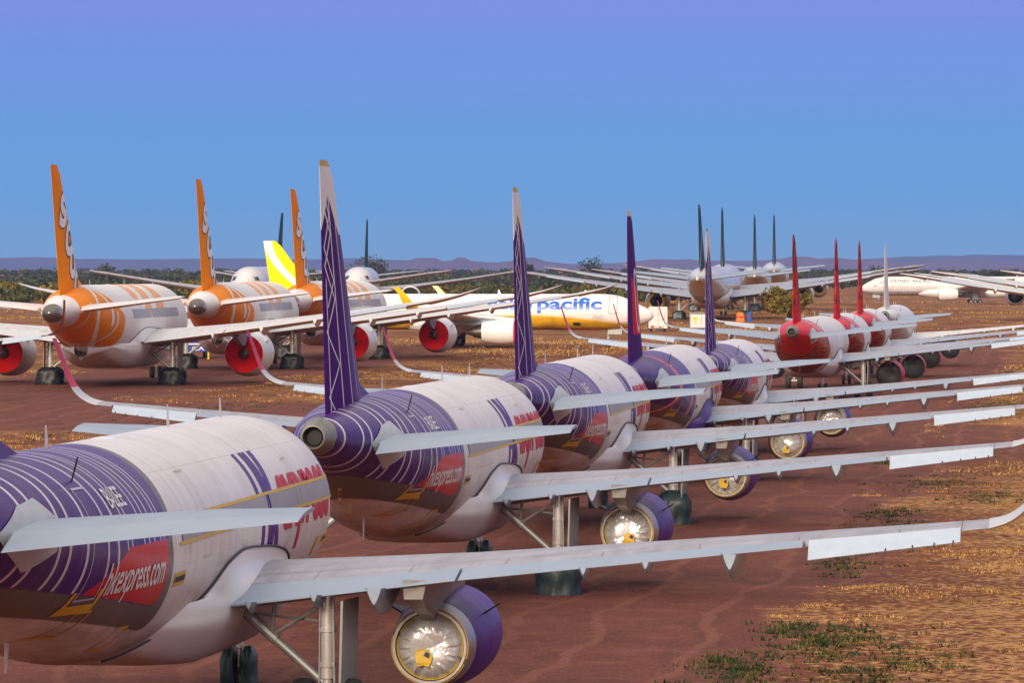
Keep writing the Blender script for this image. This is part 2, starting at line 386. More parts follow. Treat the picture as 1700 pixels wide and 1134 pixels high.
def belly_mesh(T):
    """wing-to-body fairing with the flared fillet over the wing root"""
    mb = MB(); le, te = T.wing['le'](T.wing['y'][1]), T.wing['te'](T.wing['y'][1]); c = te-le; k = T.hw(T.sm)/1.975
    H = T.top(T.sm)-T.bot(T.sm); zb0 = T.bot(T.sm)
    zt = hermite([(-.42, .05), (-.25, .3), (0, .37), (.35, .41), (.72, .43), (.98, .39), (1.2, .28), (1.45, .15), (1.85, .03)])
    W = hermite([(-.42, .62), (-.2, .99), (.1, 1.05), (.7, 1.04), (1.0, .99), (1.15, .97), (1.4, .88), (1.65, .62), (1.85, .2)])
    ZB = hermite([(-.42, .02), (-.2, -.06), (.1, -.11), (.9, -.11), (1.3, -.07), (1.6, .0), (1.85, .1)])
    FL = hermite([(-.42, 0), (.2, 0), (.6, .1), (.85, .09), (1.0, .02), (1.1, .0), (1.3, .0), (1.85, 0)])
    rings = []
    for i in range(61):
        t = -.42+2.27*i/60; s = le+t*c; hwid = T.hw(s)
        z1 = zb0+zt(t)*H; x1, _, _ = T.side(s, z1, .015)
        wv = W(t)*hwid; zb = zb0+ZB(t)*H+(T.bot(s)-zb0)*.9; fl = FL(t)*hwid; zm = zb0+.17*H+(T.bot(s)-zb0)*.6
        zw = zb0+.225*H
        ctl = [(x1, z1), (max(x1, wv*.93)+fl*.18, z1*.55+zw*.45), (max(x1*.99, wv*.97)+fl*.95, zw+.06), (wv+fl*.72, zw-.2), (wv*.985, zm*.6+zb*.4+.1), (wv*.72, zb+.12), (wv*.36, zb+.01), (0, zb)]
        pts = []
        for a in range(len(ctl)-1):
            p0, p1, p2, p3 = ctl[max(0, a-1)], ctl[a], ctl[a+1], (ctl[a+2] if a+2 < len(ctl) else (-ctl[-2][0], ctl[-2][1]))
            for q in range(4):
                u = q/4
                pts.append(tuple(.5*((2*p1[m])+(-p0[m]+p2[m])*u+(2*p0[m]-5*p1[m]+4*p2[m]-p3[m])*u*u+(-p0[m]+3*p1[m]-3*p2[m]+p3[m])*u**3) for m in (0, 1)))
        pts.append(ctl[-1])
        ring = [T.P(s, x, z) for x, z in pts]+[T.P(s, -x, z) for x, z in reversed(pts[:-1])]
        rings.append(ring)
    mb.loft(rings, False)
    T.belly_edge = [T.side(le+(-.42+2.27*i/60)*c, zb0+zt(-.42+2.27*i/60)*H, .035) for i in range(61)]
    return mb
def seam_mesh(T):
    mb = MB(); e = [Vector(p) for p in T.belly_edge]
    mb.tube(e, .024, 6); mb.tube([(-p.x, p.y, p.z) for p in e], .022, 6); return mb
def nacelle_mesh(T, side):
    e = T.eng; mb = MB(); pr = [(T.sm-s, r) for s, r in e['prof']]
    last = len(pr)-1
    def mi(i):
        s = (e['prof'][i][0]+e['prof'][i+1][0])/2
        if i < 2: return 1
        if s > e['sleeve'] or i >= last-2: return 1
        return 0
    mb.rev(pr, (side*e['x'], 0, e['z']), 'y', 56, 0, mi); return mb
def disc_mesh(T, side, s, r, seed, crumple=.05, rings=11, n=56, rin=0.0, notch=None):
    """a cover stretched over an opening: pulled in folds towards the rim"""
    g = random.Random(seed); mb = MB(); c = (side*T.eng['x'], T.sm-s, T.eng['z']); vs = []; fs = []
    W = []
    for q_ in range(7):
        a = g.uniform(0, math.pi); W.append((math.cos(a), math.sin(a), g.uniform(.5, 1.5)/r, g.uniform(0, 2), g.uniform(.35, 1.0)))
    pl, pa = g.uniform(0, 6.28), [g.uniform(0, 6.28) for _ in range(3)]
    for i in range(rings+1):
        t = i/rings; q = rin+(r-rin)*t
        for k in range(n):
            a = 2*math.pi*k/n; x, z = q*math.cos(a), q*math.sin(a)
            d = sum(am*(abs(((x*cx+z*cz)*f+p) % 2-1)**.8) for cx, cz, f, p, am in W)*crumple*.5*(1-t**4)
            e_ = max(0, (t-.55)/.45); pleat = (.35+.65*max(0, math.cos(a-pl)))*(math.sin(17*a+pa[0])+.7*math.sin(29*a+pa[1])+.6*math.sin(11*a+pa[2]))
            d += pleat*crumple*.3*e_*(1-e_)*2.2
            if i == rings: d = 0
            vs.append((c[0]+x, c[1]-d, c[2]+z))
    for i in range(rings):
        for k in range(n):
            if notch and notch[0] < (k+.5)/n*360 < notch[1] and (i+.5)/rings > notch[2]: continue
            k2 = (k+1) % n; fs.append((i*n+k, (i+1)*n+k, (i+1)*n+k2, i*n+k2))
    mb.add(vs, fs); return mb
def pylon_mesh(T, side):
    e = T.eng; mb = MB(); pl = e['pyl']; x = side*e['x']; k = T.hw(T.sm)/1.975; n = len(pl)
    smax = max(p[0] for p in pl); smin_ = min(p[0] for p in pl); zmax = max(p[1] for p in pl); zmin = min(p[1] for p in pl)
    L_, R_ = [], []
    for s, z in pl:
        w = (.3*k)*(.35+.65*(z-zmin)/(zmax-zmin))*(1 if s < smin_+.86*(smax-smin_) else .75)
        L_.append(T.P(s, x-w, z)); R_.append(T.P(s, x+w, z))
    mb.add(L_+R_, [tuple(range(n)), tuple(range(2*n-1, n-1, -1))]+[(i, (i+1) % n, n+(i+1) % n, n+i) for i in range(n)]); return mb
def core_mesh(T, side):
    e = T.eng; mb = MB(); mb.rev([(T.sm-s, r) for s, r in e['core']], (side*e['x'], 0, e['z']), 'y', 32); return mb
def tarp_mesh(cx, cy, w, l, h, seed, gap=0.0):
    """a sack tied round the wheels: boxy, creased, standing on the ground"""
    g = random.Random(seed); mb = MB(); n = 28
    for sgn in ((-1, 1) if gap else (0,)):
        ww = (w-gap)/2 if gap else w; ox = cx+sgn*(w+gap)/4 if gap else cx; rings = []
        ph = [g.uniform(0, 6.28) for _ in range(4)]
        for i in range(10):
            t = i/9; z = h*t; sc_ = 1.06-.12*t if t < .7 else .976-.5*((t-.7)/.3)**1.6
            sc_ *= 1+.05*math.sin(t*7+ph[0]); ring = []
            for k in range(n):
                a = 2*math.pi*k/n; ca, sa = math.cos(a), math.sin(a)
                m = (abs(ca)**5+abs(sa)**5)**-.2
                q = 1+.05*math.sin(5*a+ph[1]+t*4)+.045*math.sin(9*a+ph[2]-t*6)+g.uniform(-.035, .035)
                ring.append((ox+ww/2*ca*m*sc_*q, cy+l/2*sa*m*sc_*q, z+.02*math.sin(3*a+ph[3])*t))
            rings.append(ring)
        mb.loft(rings, True, True, True)
    return mb
def wheel_mesh(x, y, r, w):
    mb = MB(); mb.rev([(-w/2, r*.5), (-w/2, r*.82), (-w*.42, r*.94), (-w*.2, r), (w*.2, r), (w*.42, r*.94), (w/2, r*.82), (w/2, r*.5)], (x, y, r), 'x', 28)
    for sg in (-1, 1):
        mb.rev([(sg*w/2, r*.52), (sg*w*.32, r*.48), (sg*w*.3, r*.2), (sg*w*.46, r*.17), (sg*w*.46, .001)], (x, y, r), 'x', 20, 1)
    return mb

# ------------------------------------------------------------------ markings laid on the skin
def project(bm, fn, dz=.12, ds=.5):
    """cut a flat (s, z) mesh into small pieces and lay it on the skin"""
    vs = [v.co for v in bm.verts]
    for ax, st in ((1, dz), (0, ds)):
        lo, hi = min(v[ax] for v in vs), max(v[ax] for v in vs); k = math.ceil(lo/st)*st
        while k < hi:
            co = [0, 0, 0]; no = [0, 0, 0]; co[ax] = k; no[ax] = 1
            bmesh.ops.bisect_plane(bm, geom=bm.verts[:]+bm.edges[:]+bm.faces[:], plane_co=co, plane_no=no, dist=1e-5); k += st
    for v in bm.verts: v.co = fn(v.co.x, v.co.y)
    bmesh.ops.recalc_face_normals(bm, faces=bm.faces)
    for f in bm.faces: f.smooth = True
def decal_mesh(name, polys, fn, dz=.12, ds=.5):
    bm = bmesh.new()
    for p in polys: bm.faces.new([bm.verts.new((a, b, 0)) for a, b in p])
    project(bm, fn, dz, ds); me = bpy.data.meshes.new(name); bm.to_mesh(me); bm.free(); return me
def rect(s0, s1, z0, z1): return [(s0, z0), (s1, z0), (s1, z1), (s0, z1)]
def frame(s0, s1, z0, z1, w): return [rect(s0, s0+w, z0, z1), rect(s1-w, s1, z0, z1), rect(s0+w, s1-w, z0, z0+w), rect(s0+w, s1-w, z1-w, z1)]
def text_bm(txt, bold=0.0, shear=0.0, res=6):
    cu = bpy.data.curves.new('lettering', 'FONT'); cu.body = txt; cu.offset = bold; cu.shear = shear; cu.resolution_u = res
    o = bpy.data.objects.new('lettering', cu); COL.objects.link(o); dg = bpy.context.evaluated_depsgraph_get()
    me = bpy.data.meshes.new_from_object(o.evaluated_get(dg)); bpy.data.objects.remove(o); bpy.data.curves.remove(cu)
    bm = bmesh.new(); bm.from_mesh(me); bpy.data.meshes.remove(me)
    xs = [v.co.x for v in bm.verts]; x0, x1 = min(xs), max(xs)
    for v in bm.verts: v.co.x = (v.co.x-x0)/(x1-x0)
    return bm
def text_mesh(name, txt, s_aft, s_fwd, z_base, size, fn, bold=.02, shear=0.0, dz=.15):
    """letters read forward along the starboard side; size = height of one font unit"""
    bm = text_bm(txt, bold, shear)
    for v in bm.verts: v.co.x, v.co.y = s_aft+(s_fwd-s_aft)*v.co.x, z_base+v.co.y*size
    project(bm, fn, dz, 1.0); me = bpy.data.meshes.new(name); bm.to_mesh(me); bm.free(); return me
def flat_text(name, txt, w, h, mat_, parent, loc, rot, bold=.01):
    bm = text_bm(txt, bold)
    ys = [v.co.y for v in bm.verts]; y0, y1 = min(ys), max(ys)
    for v in bm.verts: v.co.x *= w; v.co.y = (v.co.y-y0)/(y1-y0)*h
    me = bpy.data.meshes.new(name); bm.to_mesh(me); bm.free(); me.materials.append(mat_)
    o = bpy.data.objects.new(name, me); link(o, parent); o.location = loc; o.rotation_euler = rot; return o

# ------------------------------------------------------------------ paints
WHITE = mat('white_paint', (.8, .775, .765), .35, coat=.12, vary=.1, scale=.9, streak=True)
GREYP = mat('blue_grey_paint', (.285, .35, .45), .42, vary=.1, scale=1.2)
GREYD = mat('dark_grey_paint', (.2, .2, .21), .45)
LIGHTGREY = mat('fairing_grey', (.5, .52, .53), .4, coat=.1)
METAL = mat('bare_metal', (.55, .54, .52), .28, 1.0, vary=.2)
DARKMETAL = mat('burnt_metal', (.16, .13, .11), .4, .8, vary=.3)
CHROME = mat('strut_chrome', (.72, .72, .7), .25, .45)
RUBBER = mat('tyre_rubber', (.025, .025, .027), .75)
BLACK = mat('black_interior', (.012, .012, .013), .7)
TARP = mat('teal_tarpaulin', (.016, .038, .044), .42, vary=.4, scale=2, bumpy=.4)
BLACKBAG = mat('black_tarpaulin', (.018, .019, .02), .38, vary=.3, scale=2, bumpy=.25)
SEAM = mat('dark_seam', (.03, .03, .032), .6)
PURPLE = mat('purple_paint', (.075, .008, .24), .36, vary=.15, scale=1.5); PURPLE.node_tree.nodes['Principled BSDF'].inputs['Specular IOR Level'].default_value = .15
REDP = mat('red_paint', (.62, .012, .03), .4)
PINK = mat('pink_red_paint', (.7, .03, .11), .4)
YELLOW = mat('yellow_tape', (.72, .45, .02), .5)
YELLOWP = mat('yellow_paint', (.85, .58, .015), .3, coat=.3)
WHITELET = mat('white_lettering', (.8, .8, .8), .4)
REDLET = mat('red_lettering', (.6, .006, .03), .5)
BLUELET = mat('blue_lettering', (.015, .13, .62), .35)
TEALP = mat('dark_teal_paint', (.012, .065, .075), .3, coat=.4)
TAPE = mat('grey_window_tape', (.36, .35, .38), .55, vary=.15, scale=1.5)
REDCOVER = mat('red_canvas_cover', (.86, .012, .014), .6, vary=.2, scale=1.5, bumpy=.15)
DARKRED = mat('dark_red_paint', (.3, .02, .03), .35, coat=.3)

def foil_mat(name, color, rough):
    m, b = newmat(name); c = coords(); n = noise(6, 4, c)
    setp(b, color=mixc(n, tuple(v*.8 for v in color), color), metal=.42, rough=E.math('MULTIPLY_ADD', n, .2, rough-.1), normal=bump(noise(5, 3, c), .35, .05)); return m
FOIL = foil_mat('silver_foil', (.93, .94, .93), .27)
GOLD = foil_mat('gold_foil', (.85, .66, .25), .45)

def station(sm):
    x, y, z = sep(coords()); return x, sm-y, z
def weather(col, x, s, z, amount=.25, belly=.75):
    """dirt and run marks with shapes of their own, then brown noise thickening towards the belly"""
    oi = E.nt.nodes.new('ShaderNodeObjectInfo'); rn = E(oi.outputs['Random'])*37.0; x = x+rn
    n = noise(1.0, 6, comb(x*1.3, s*.35, z*1.1), .6); st = noise(1.0, 3, comb(s*3.2, x*.2, z*.25), .5)
    f = E.math('MULTIPLY_ADD', n*st, 4.5*amount, -.75*amount, clamp=True)
    col = mixc(f, col, (.3, .19, .13))
    j = emax(line(E.math('PINGPONG', s+.7, 1.6), .007, .006), line(E.math('PINGPONG', z-.37, .83), .006, .006)); col = mixc(j*.3, col, (.16, .13, .12))
    low_brown = (noise(1.0, 5, comb(x*.9, s*.3, z*.9), .65)-.42-(z-1.9)*.16).step(.3); return mixc(low_brown*belly, col, (.2, .085, .035))  # noise-edged brown, stronger lower down the body
def wingmat(name, up=(.37, .37, .42)):
    m, b = newmat(name); x, y, z = sep(coords()); uvn = E.nt.nodes.new('ShaderNodeUVMap'); u, v, _ = sep(E(uvn.outputs[0]))
    n = noise(1.0, 5, comb(x*.7, y*2.2, z)); col = mixc(E.math('MULTIPLY_ADD', n, 2.2, -.6, clamp=True), tuple(k*.76 for k in up), tuple(k*1.12 for k in up))
    sm_ = noise(1.0, 4, comb(x*2.6, y*.35, 3.0), .6); col = mixc((sm_-.56).step(.2)*.5, col, (up[0]*.62, up[1]*.56, up[2]*.6))
    l = emax(line(u-.6, .0028, .002), line(u-.16, .0024, .002))
    pan = E.math('PINGPONG', v+.35, .95); l = emax(l, line(pan, .012, .008)*(u-.6).step(.01))
    setp(b, color=mixc(l*.85, col, (.09, .09, .1)), rough=.45, spec=.35); return m
WINGMAT = wingmat('wing_grey_paint'); WINGWHITE = wingmat('wing_white_paint', (.72, .71, .70))

RINGS = [36.3, 35.1, 34.5, 33.3, 32.75, 31.8, 31.3, 30.45, 29.3, 28.7, 28.1, 27.8, 26.9, 26.5, 26.1, 25.6, 25.3]
def body_purple(name, rings=True):
    m, b = newmat(name); x, s, z = station(A320.sm)
    zl = 3.0+(s-25.0)*.108; d = smin(s-25.0+emax(z-4.2, 0.0)*.6, z-zl, 1.1)
    col = mixc((d+.42).step(.03), (.8, .765, .75), (.15, .135, .13))
    pur = mixc(noise(.8, 3, comb(x, s, z)), (.042, .005, .165), (.056, .008, .2)); p = d.step(.03)
    col = mixc(p, col, pur)
    if rings:
        r = None
        for i, q in enumerate(RINGS):
            w = .055 if q > 28.5 else .034
            l = line(s-q, w, .015); r = l if r is None else emax(r, l)
        col = mixc(r*(d-.02).step(.03)*.9, col, (.78, .74, .8))
        red = ((28.0+(4.25-z)*2.9)-s).step(.04)*(4.25-z).step(.03)*(d-.02).step(.03)
        col = mixc(red, col, (.62, .012, .03))
    else:   # the second livery: red swoosh edged in white
        q = s-(29.6+1.5*(z-4.4)*(z-4.4)-.7*(z-4.4)); col = mixc(line(q, .42)*(z-2.9).step(), col, (.66, .015, .03)); col = mixc(line(q-.1, .07)*(z-3).step()*(5.2-z).step(), col, (.8, .75, .8))
        sw = s-(26.2+.8*(4.2-z)); col = mixc(line(sw, .3)*(4.3-z).step()*p, col, (.66, .015, .03)); col = mixc(line(sw+.14, .06)*(4.2-z).step()*p, col, (.8, .75, .8))
        low = (22.8-s).step(.05)*(s-16).step(.05)*(2.9-z).step(.1); col = mixc(low, col, (.05, .007, .18))
    col = mixc(line(s-13.5, .02), col, (.1, .09, .1)); col = mixc(line(s-20.3, .008), col, (.3, .28, .3))
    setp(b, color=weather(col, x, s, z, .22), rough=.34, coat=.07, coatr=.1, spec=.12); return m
def fin_uv():
    x, s, z = station(A320.sm); v = (z-5.95)/5.82; te = 35.7+(z-5.95)*.155; le = 30.7+(z-5.95)*.75
    return x, s, z, v, (te-s)/(te-le), te-le
def fin_purple(name):
    m, b = newmat(name); x, s, z, v, u, ch = fin_uv()
    top = emax(.86-(u-.34).abs()*.45, .69-(u-.5).abs()*.0-(.47-u).step(.01)*.5)
    p = (top-v).step(.006); col = mixc(p, (.74, .72, .73), (.06, .004, .15))
    zig = .2+(E.math('PINGPONG', v*3.6, .5)-.25)*.5; zag = .2-(E.math('PINGPONG', v*3.6+.22, .5)-.25)*.5
    l = emax(line((u-zig)*ch, .045), line((u-zag)*ch, .04)*(v-.38).step(.01)); l = emax(l, line((u-.35)*ch, .04)); l = emax(l, line((u-.1)*ch, .03)*(.5-v).step(.02))
    l = emax(l, line((u-.56-.05*v)*ch, .035)); fr = (v*.0+.3-v).step(.15)
    for q in (.74, .84, .93): l = emax(l, line((u-q)*ch, .03)*fr)
    col = mixc(l*p, col, (.8, .77, .82)); col = mixc((u-.62).step(.2)*p*.35, col, (.25, .2, .45))
    col = mixc((z-11.62).step(.03), col, (.55, .4, .12)); setp(b, color=col, rough=.5, spec=.04); return m
def fin_panel(name):
    m, b = newmat(name); x, s, z, v, u, ch = fin_uv()
    col = mixc((z-11.55).step(.05), (.06, .004, .15), (.7, .6, .35))
    red = (v-.13).step(.01)*(.6-v-.25*u).step(.01)*(u-.22).step(.03); col = mixc(red, col, (.66, .012, .03))
    du, dv = (u-.58)*ch*1.25, emax((v-.37).abs()*5.82-.72, 0.0); q = E.math('SQRT', du*du+dv*dv)
    col = mixc(line(q-.5, .11), col, (.82, .78, .82)); setp(b, color=col, rough=.5, spec=.04); return m
def fin_plain(name, color, **k):
    m = mat(name, color, .6, **k); m.node_tree.nodes['Principled BSDF'].inputs['Specular IOR Level'].default_value = .04; return m
def body_red(name):
    m, b = newmat(name); x, s, z = station(A320.sm); v = comb(x, s, z)
    n = noise(.45, 3, v); edge = 26.0+emax(z-3.6, 0.0)*1.9-emax(3.0-z, 0.0)*.4
    d = s-edge+(n-.5)*1.6; col = mixc(d.step(.05), (.78, .755, .745), (.72, .008, .02))
    pat = (z+.25*E.math('SINE', s*1.4)); w1 = line(E.math('PINGPONG', pat*1.7+s*.5, .5)-.25, .09, .03); w2 = line(E.math('PINGPONG', s*.9-z*.8, .5)-.22, .05, .02)
    zone = d.step(.05)*(31.8-s).step(.3)*(5.0-z).step(.2)
    col = mixc(zone*.85, col, (.07, .012, .014)); col = mixc(zone*w1, col, (.6, .03, .015)); col = mixc(zone*w2*(noise(.8, 2, v)-.48).step(.03), col, (.75, .3, .02))
    pk = line(s-edge-1.2-(z-4.6)*.5, .8, .5)*(z-4.9).step(.3); col = mixc(pk*.6, col, (.72, .5, .52))
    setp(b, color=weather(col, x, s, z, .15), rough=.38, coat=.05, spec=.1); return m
def fin_red(name):
    m, b = newmat(name); x, s, z, v, u, ch = fin_uv(); c = comb(x, s*1.3, z*.75)
    n = noise(1.1, 2, c, .4); col = mixc((n-.52).step(.05), (.62, .006, .01), (.08, .008, .012))
    col = mixc(((noise(1.6, 1, comb(x, s+9, z*.6)))-.6).step(.04), col, (.62, .12, .01))
    col = mixc((.16-v).step(.04), col, (.6, .01, .012)); setp(b, color=col, rough=.5, spec=.04); return m
def body_orange(name):
    m, b = newmat(name); x, s, z = station(B787.sm); zc = z-5.0
    w = (.8, .78, .77); o = (.9, .265, .002)
    front = 39.0+emax(zc-.6, 0.0)*2.6+emax(-1.2-zc, 0.0)*1.0
    col = mixc((s-front).step(.06), w, o)
    col = mixc((s-50.6-.35*zc).step(.06), col, w)
    sw = s-(46.2-.55*zc*zc+1.1*zc); col = mixc(line(sw, .3), col, w); sw2 = s-(42.9+.35*zc*zc*.8); col = mixc(line(sw2, .33)*(zc+.2).step(.1), col, w)
    col = mixc(line(sw2-.42, .06)*(zc+.2).step(.1), col, (.12, .1, .09)); sw3 = s-(48.9-.25*zc*zc); col = mixc(line(sw3, .16)*(1.6-zc).step(.1), col, (.8, .6, .45))
    tail = line(s-(41.4+.6*(zc-.4)*(zc-.4)), .22)*(zc+1.6).step(.05)*(.9-zc).step(.05); col = mixc(tail, col, w); tl2 = line(s-(41.75+.6*(zc-.4)*(zc-.4)), .05)*(zc+1.6).step(.05)*(.9-zc).step(.05); col = mixc(tl2, col, (.1, .08, .07))
    pale = (.85, .42, .2); q = s+zc*1.8
    z1 = (s-17.0-.0*zc).step(.05)*(31.5-s+(zc-2)*1.5).step(.05)*(zc-.4).step(.05)
    st = line(E.math('PINGPONG', q-16+.06*(s-20)*(s-20)*.3, 3.3)-1.0, .95, .05); col = mixc(z1*st, col, pale)
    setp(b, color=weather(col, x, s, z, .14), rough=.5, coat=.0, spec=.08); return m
def body_yellow(name):
    m, b = newmat(name); x, s, z = station(A321.sm); t = (s-3.0)/14.0
    wave = 2.55+.95*E.math('SINE', emin(emax(t, 0.0), 1.0)*1.9)-emax(s-17.0, 0.0)*.16+emax(s-21.5, 0.0)*.16+emax(s-33, 0.0)*.14
    col = mixc((wave-z).step(.04)*(s-1.6).step(.2), (.82, .8, .79), (.86, .48, .012)); col = mixc(line(wave+.12-z, .05), col, (.88, .72, .3))
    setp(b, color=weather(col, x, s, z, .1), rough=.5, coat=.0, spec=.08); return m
def fin_yellow(name):
    m, b = newmat(name); x, s, z = station(A321.sm); v = (z-5.95)/5.82; ds = 6.94; te = 35.7+(z-5.95)*.155+ds; d = te-s
    curve = d-(.1+3.9*(1-v)*(1-v)); col = mixc(line(curve-.35, .5+0*v, .02), (.9, .74, .01), (.8, .8, .8)); setp(b, color=col, rough=.5, spec=.04); return m
def body_cathay(name):
    m, b = newmat(name); x, s, z = station(B777.sm)
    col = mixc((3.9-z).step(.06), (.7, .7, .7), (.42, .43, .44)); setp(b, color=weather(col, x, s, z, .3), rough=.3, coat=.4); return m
def fin_teal(name):
    m, b = newmat(name); x, s, z = station(B777.sm); v = (z-8.6)/10.0; te = 68.0+(z-8.6)*.36; d = te-s
    q = d-(1.0+2.2*(v-.1)*(1.1-v)*2.4+3.2*v*v); col = mixc(line(q, .22)*(.6-v).step(.1), (.006, .04, .05), (.6, .63, .63)); setp(b, color=col, rough=.5, spec=.08); return m
def winglet_mat(name, c):
    m, b = newmat(name); x, y, z = sep(coords()); setp(b, color=mixc((z-4.95).step(.05), (.55, .56, .6), c), rough=.45, spec=.3); return m
WINGLET_RED = winglet_mat('red_winglet_paint', (.6, .025, .07))
for q_ in (REDP, PINK, REDCOVER): q_.node_tree.nodes['Principled BSDF'].inputs['Specular IOR Level'].default_value = .1
BLACKBAG.node_tree.nodes['Principled BSDF'].inputs['Specular IOR Level'].default_value = .2; BLACKBAG.node_tree.nodes['Principled BSDF'].inputs['Roughness'].default_value = .3
BODY = dict(rings=body_purple('purple_ring_body_paint'), swoosh=body_purple('purple_swoosh_body_paint', False), red=body_red('red_tail_body_paint'), white=WHITE,
            orange=body_orange('orange_body_paint'), yellow=body_yellow('yellow_belly_paint'), grey=body_cathay('white_grey_body_paint'))
FIN = dict(rings=fin_purple('lattice_fin_paint'), swoosh=fin_panel('panel_fin_paint'), red=fin_red('patterned_fin_paint'), white=WHITE,
           orange=fin_plain('orange_fin_paint', (.9, .265, .002)), yellow=fin_yellow('yellow_fin_paint'), grey=fin_teal('teal_fin_paint'))

# ------------------------------------------------------------------ one airliner with all its parts
def airliner(T, livery, loc, heading, label, group, cover='foil', bags=TARP, bag_main=True, bag_nose=True, wingm=None, tipm=None, seed=0, detail=2):
    root = empty('airliner', loc, -heading); tag(root, label, 'airliner', group)
    K = T.name; wm = wingm or WINGMAT; tipm = tipm or wm; kk = T.hw(T.sm)/1.975; P = T.P
    body, finm = BODY[livery], FIN[livery]; g = random.Random(seed+5)
    # fuselage
    fu = part('fuselage', K+'fus', lambda: fuselage_mesh(T), [body], root)
    fillm = WHITE if livery not in ('swoosh',) else PURPLE
    part('wing_root_fairing', K+'belly', lambda: belly_mesh(T), [fillm], fu, True, 60)
    part('fairing_seam', K+'seam', lambda: seam_mesh(T), [SEAM], fu)
    def exh():
        mb = MB(); zc = (T.top(T.L-.2)+T.bot(T.L-.2))/2; r = T.hw(T.L-.15); y = T.sm-T.L
        mb.rev([(y+.75, r*1.55), (y+.2, r*1.14), (y-.12, r*1.0), (y-.14, r*.86), (y+.05, r*.8)], (0, 0, zc), 'y', 28, 0)
        mb.rev([(y+.05, r*.8), (y-.02, r*.72), (y+.0, r*.66), (y+.1, r*.62), (y+.1, .001)], (0, 0, zc), 'y', 28, 1); return mb
    if K in ('a320', 'a321'): part('exhaust', K+'exh', exh, [mat('exhaust_metal', (.24, .235, .2), .4, .5, vary=.3), BLACK], fu)
    elif K == 'b787':
        def ball():
            mb = MB(); zc = (T.top(T.L-.9)+T.bot(T.L-.9))/2; y = T.sm-T.L
            mb.rev([(y+1.6, .72), (y+.6, .7), (y-.05, .6), (y-.32, .42), (y-.48, .2), (y-.52, .001)], (0, 0, zc-.05), 'y', 32); return mb
        part('tail_cone', K+'ball', ball, [mat('polished_dark_cone', (.22, .2, .18), .2, .85)], fu)
    def blade(s, h, top=True, w=.2, x=0.0):
        mb = MB(); z = T.top(s) if top else T.bot(s); sg = 1 if top else -1
        mb.loft([[P(s-w, x, z-.05*sg), P(s, x+.03, z-.05*sg), P(s+w*.9, x, z-.05*sg), P(s, x-.03, z-.05*sg)], [P(s+w*.1, x, z+h*sg), P(s+w*.35, x+.012, z+h*sg), P(s+w*.8, x, z+h*sg), P(s+w*.35, x-.012, z+h*sg)]], True, True, True); return mb
    for i, (s, h) in enumerate([(7.5, .42), (T.sm*.78, .45), (T.L*.69, .4)]): part('antenna', f'{K}ant{i}', lambda s=s, h=h: blade(s, h), [WHITE], fu)
    def hump():
        mb = MB(); rings = []; s0 = T.L*.52
        for i in range(9):
            t = i/8; w = .26*math.sin(math.pi*max(.03, min(.97, t)))**.5; h = .07*math.sin(math.pi*max(.03, min(.97, t)))**.6; s = s0+1.9*t
            rings.append([P(s, w*math.cos(a), T.top(s)-.04+h*math.sin(a)) for a in [math.pi*q/8 for q in range(9)]])
        mb.loft(rings, False); return mb
    part('antenna_dome', K+'dome', hump, [WHITE], fu)
    part('drain_mast', K+'drain', lambda: blade(T.L*.78, .5, False, .25), [WHITE], fu)
    if detail >= 2 and K in ('a320',):
        def mast():
            p = Vector(T.side(29.6, 5.45)); mb = MB(); mb.tube([p, p+Vector((.12, -.06, .42))], .018, 6); return mb
        part('probe', 'probe', mast, [SEAM], fu)
    # fin
    fi = part('tail_fin', K+'fin', lambda: fin_mesh(T, 0, .69), [finm], root)
    part('rudder', K+'rud', lambda: fin_mesh(T, .694, 1), [finm], fi)
    for sd in (-1, 1):
        hs = part('tailplane', f'{K}hs{sd}', lambda: tail_mesh(T, sd, 0, T.hs['elev']-.005), [GREYP if livery != 'orange' else WHITE], root)
        part('elevator', f'{K}el{sd}', lambda: tail_mesh(T, sd, T.hs['elev']+.005, 1, R(T.hs['droop']), T.hs['elev'], T.hs['y'][1]+.15), [GREYP if livery != 'orange' else WHITE], hs)
        if K in ('a320', 'a321'):
            o_ = T.L-37.5
            part('root_plate', f'{K}plate{sd}', lambda: decal_mesh('root_plate', [[(31.7+o_, 4.85), (32.5+o_, 5.3), (33.5+o_, 5.2), (34.6+o_, 4.8), (34.0+o_, 4.5), (33.0+o_, 4.12), (32.0+o_, 4.4)]],
                 lambda s, z: (lambda q: (sd*q[0], q[1], q[2]))(T.side(s, z, .02)), .08, .3), [LIGHTGREY], hs)
        # wing
        wi = part('wing', f'{K}wing{sd}', lambda: wing_mesh(T, sd), [wm], root)
        w = T.wing; ff = w['flapf']; gm = GREYP if wm is WINGMAT else mat('white_flap_paint', (.66, .66, .67), .38, coat=.15)
        for i, (a, b_) in enumerate(w['flaps']):
            part('flap', f'{K}flap{sd}{i}', lambda a=a, b_=b_: surf(T, sd, [a]+[y for y in w['y'] if a+.1 < y < b_-.1]+[b_], ff+.004, 1, ff, R(2.5)), [gm], wi)
        part('aileron', f'{K}ail{sd}', lambda: surf(T, sd, span(*w['ail'], 3), ff+.004, 1, ff, R(w['droop'])), [mat('pale_blue_grey_paint', (.42, .5, .6), .45, vary=.08)], wi)
        part('winglet', f'{K}tip{sd}', lambda: tip_mesh(T, sd), [tipm], wi)
        for i, fr in enumerate(w['fair']):
            part('flap_fairing', f'{K}fair{sd}{i}', lambda fr=fr: fairing_mesh(T, sd, *fr), [gm], wi, True, 50)
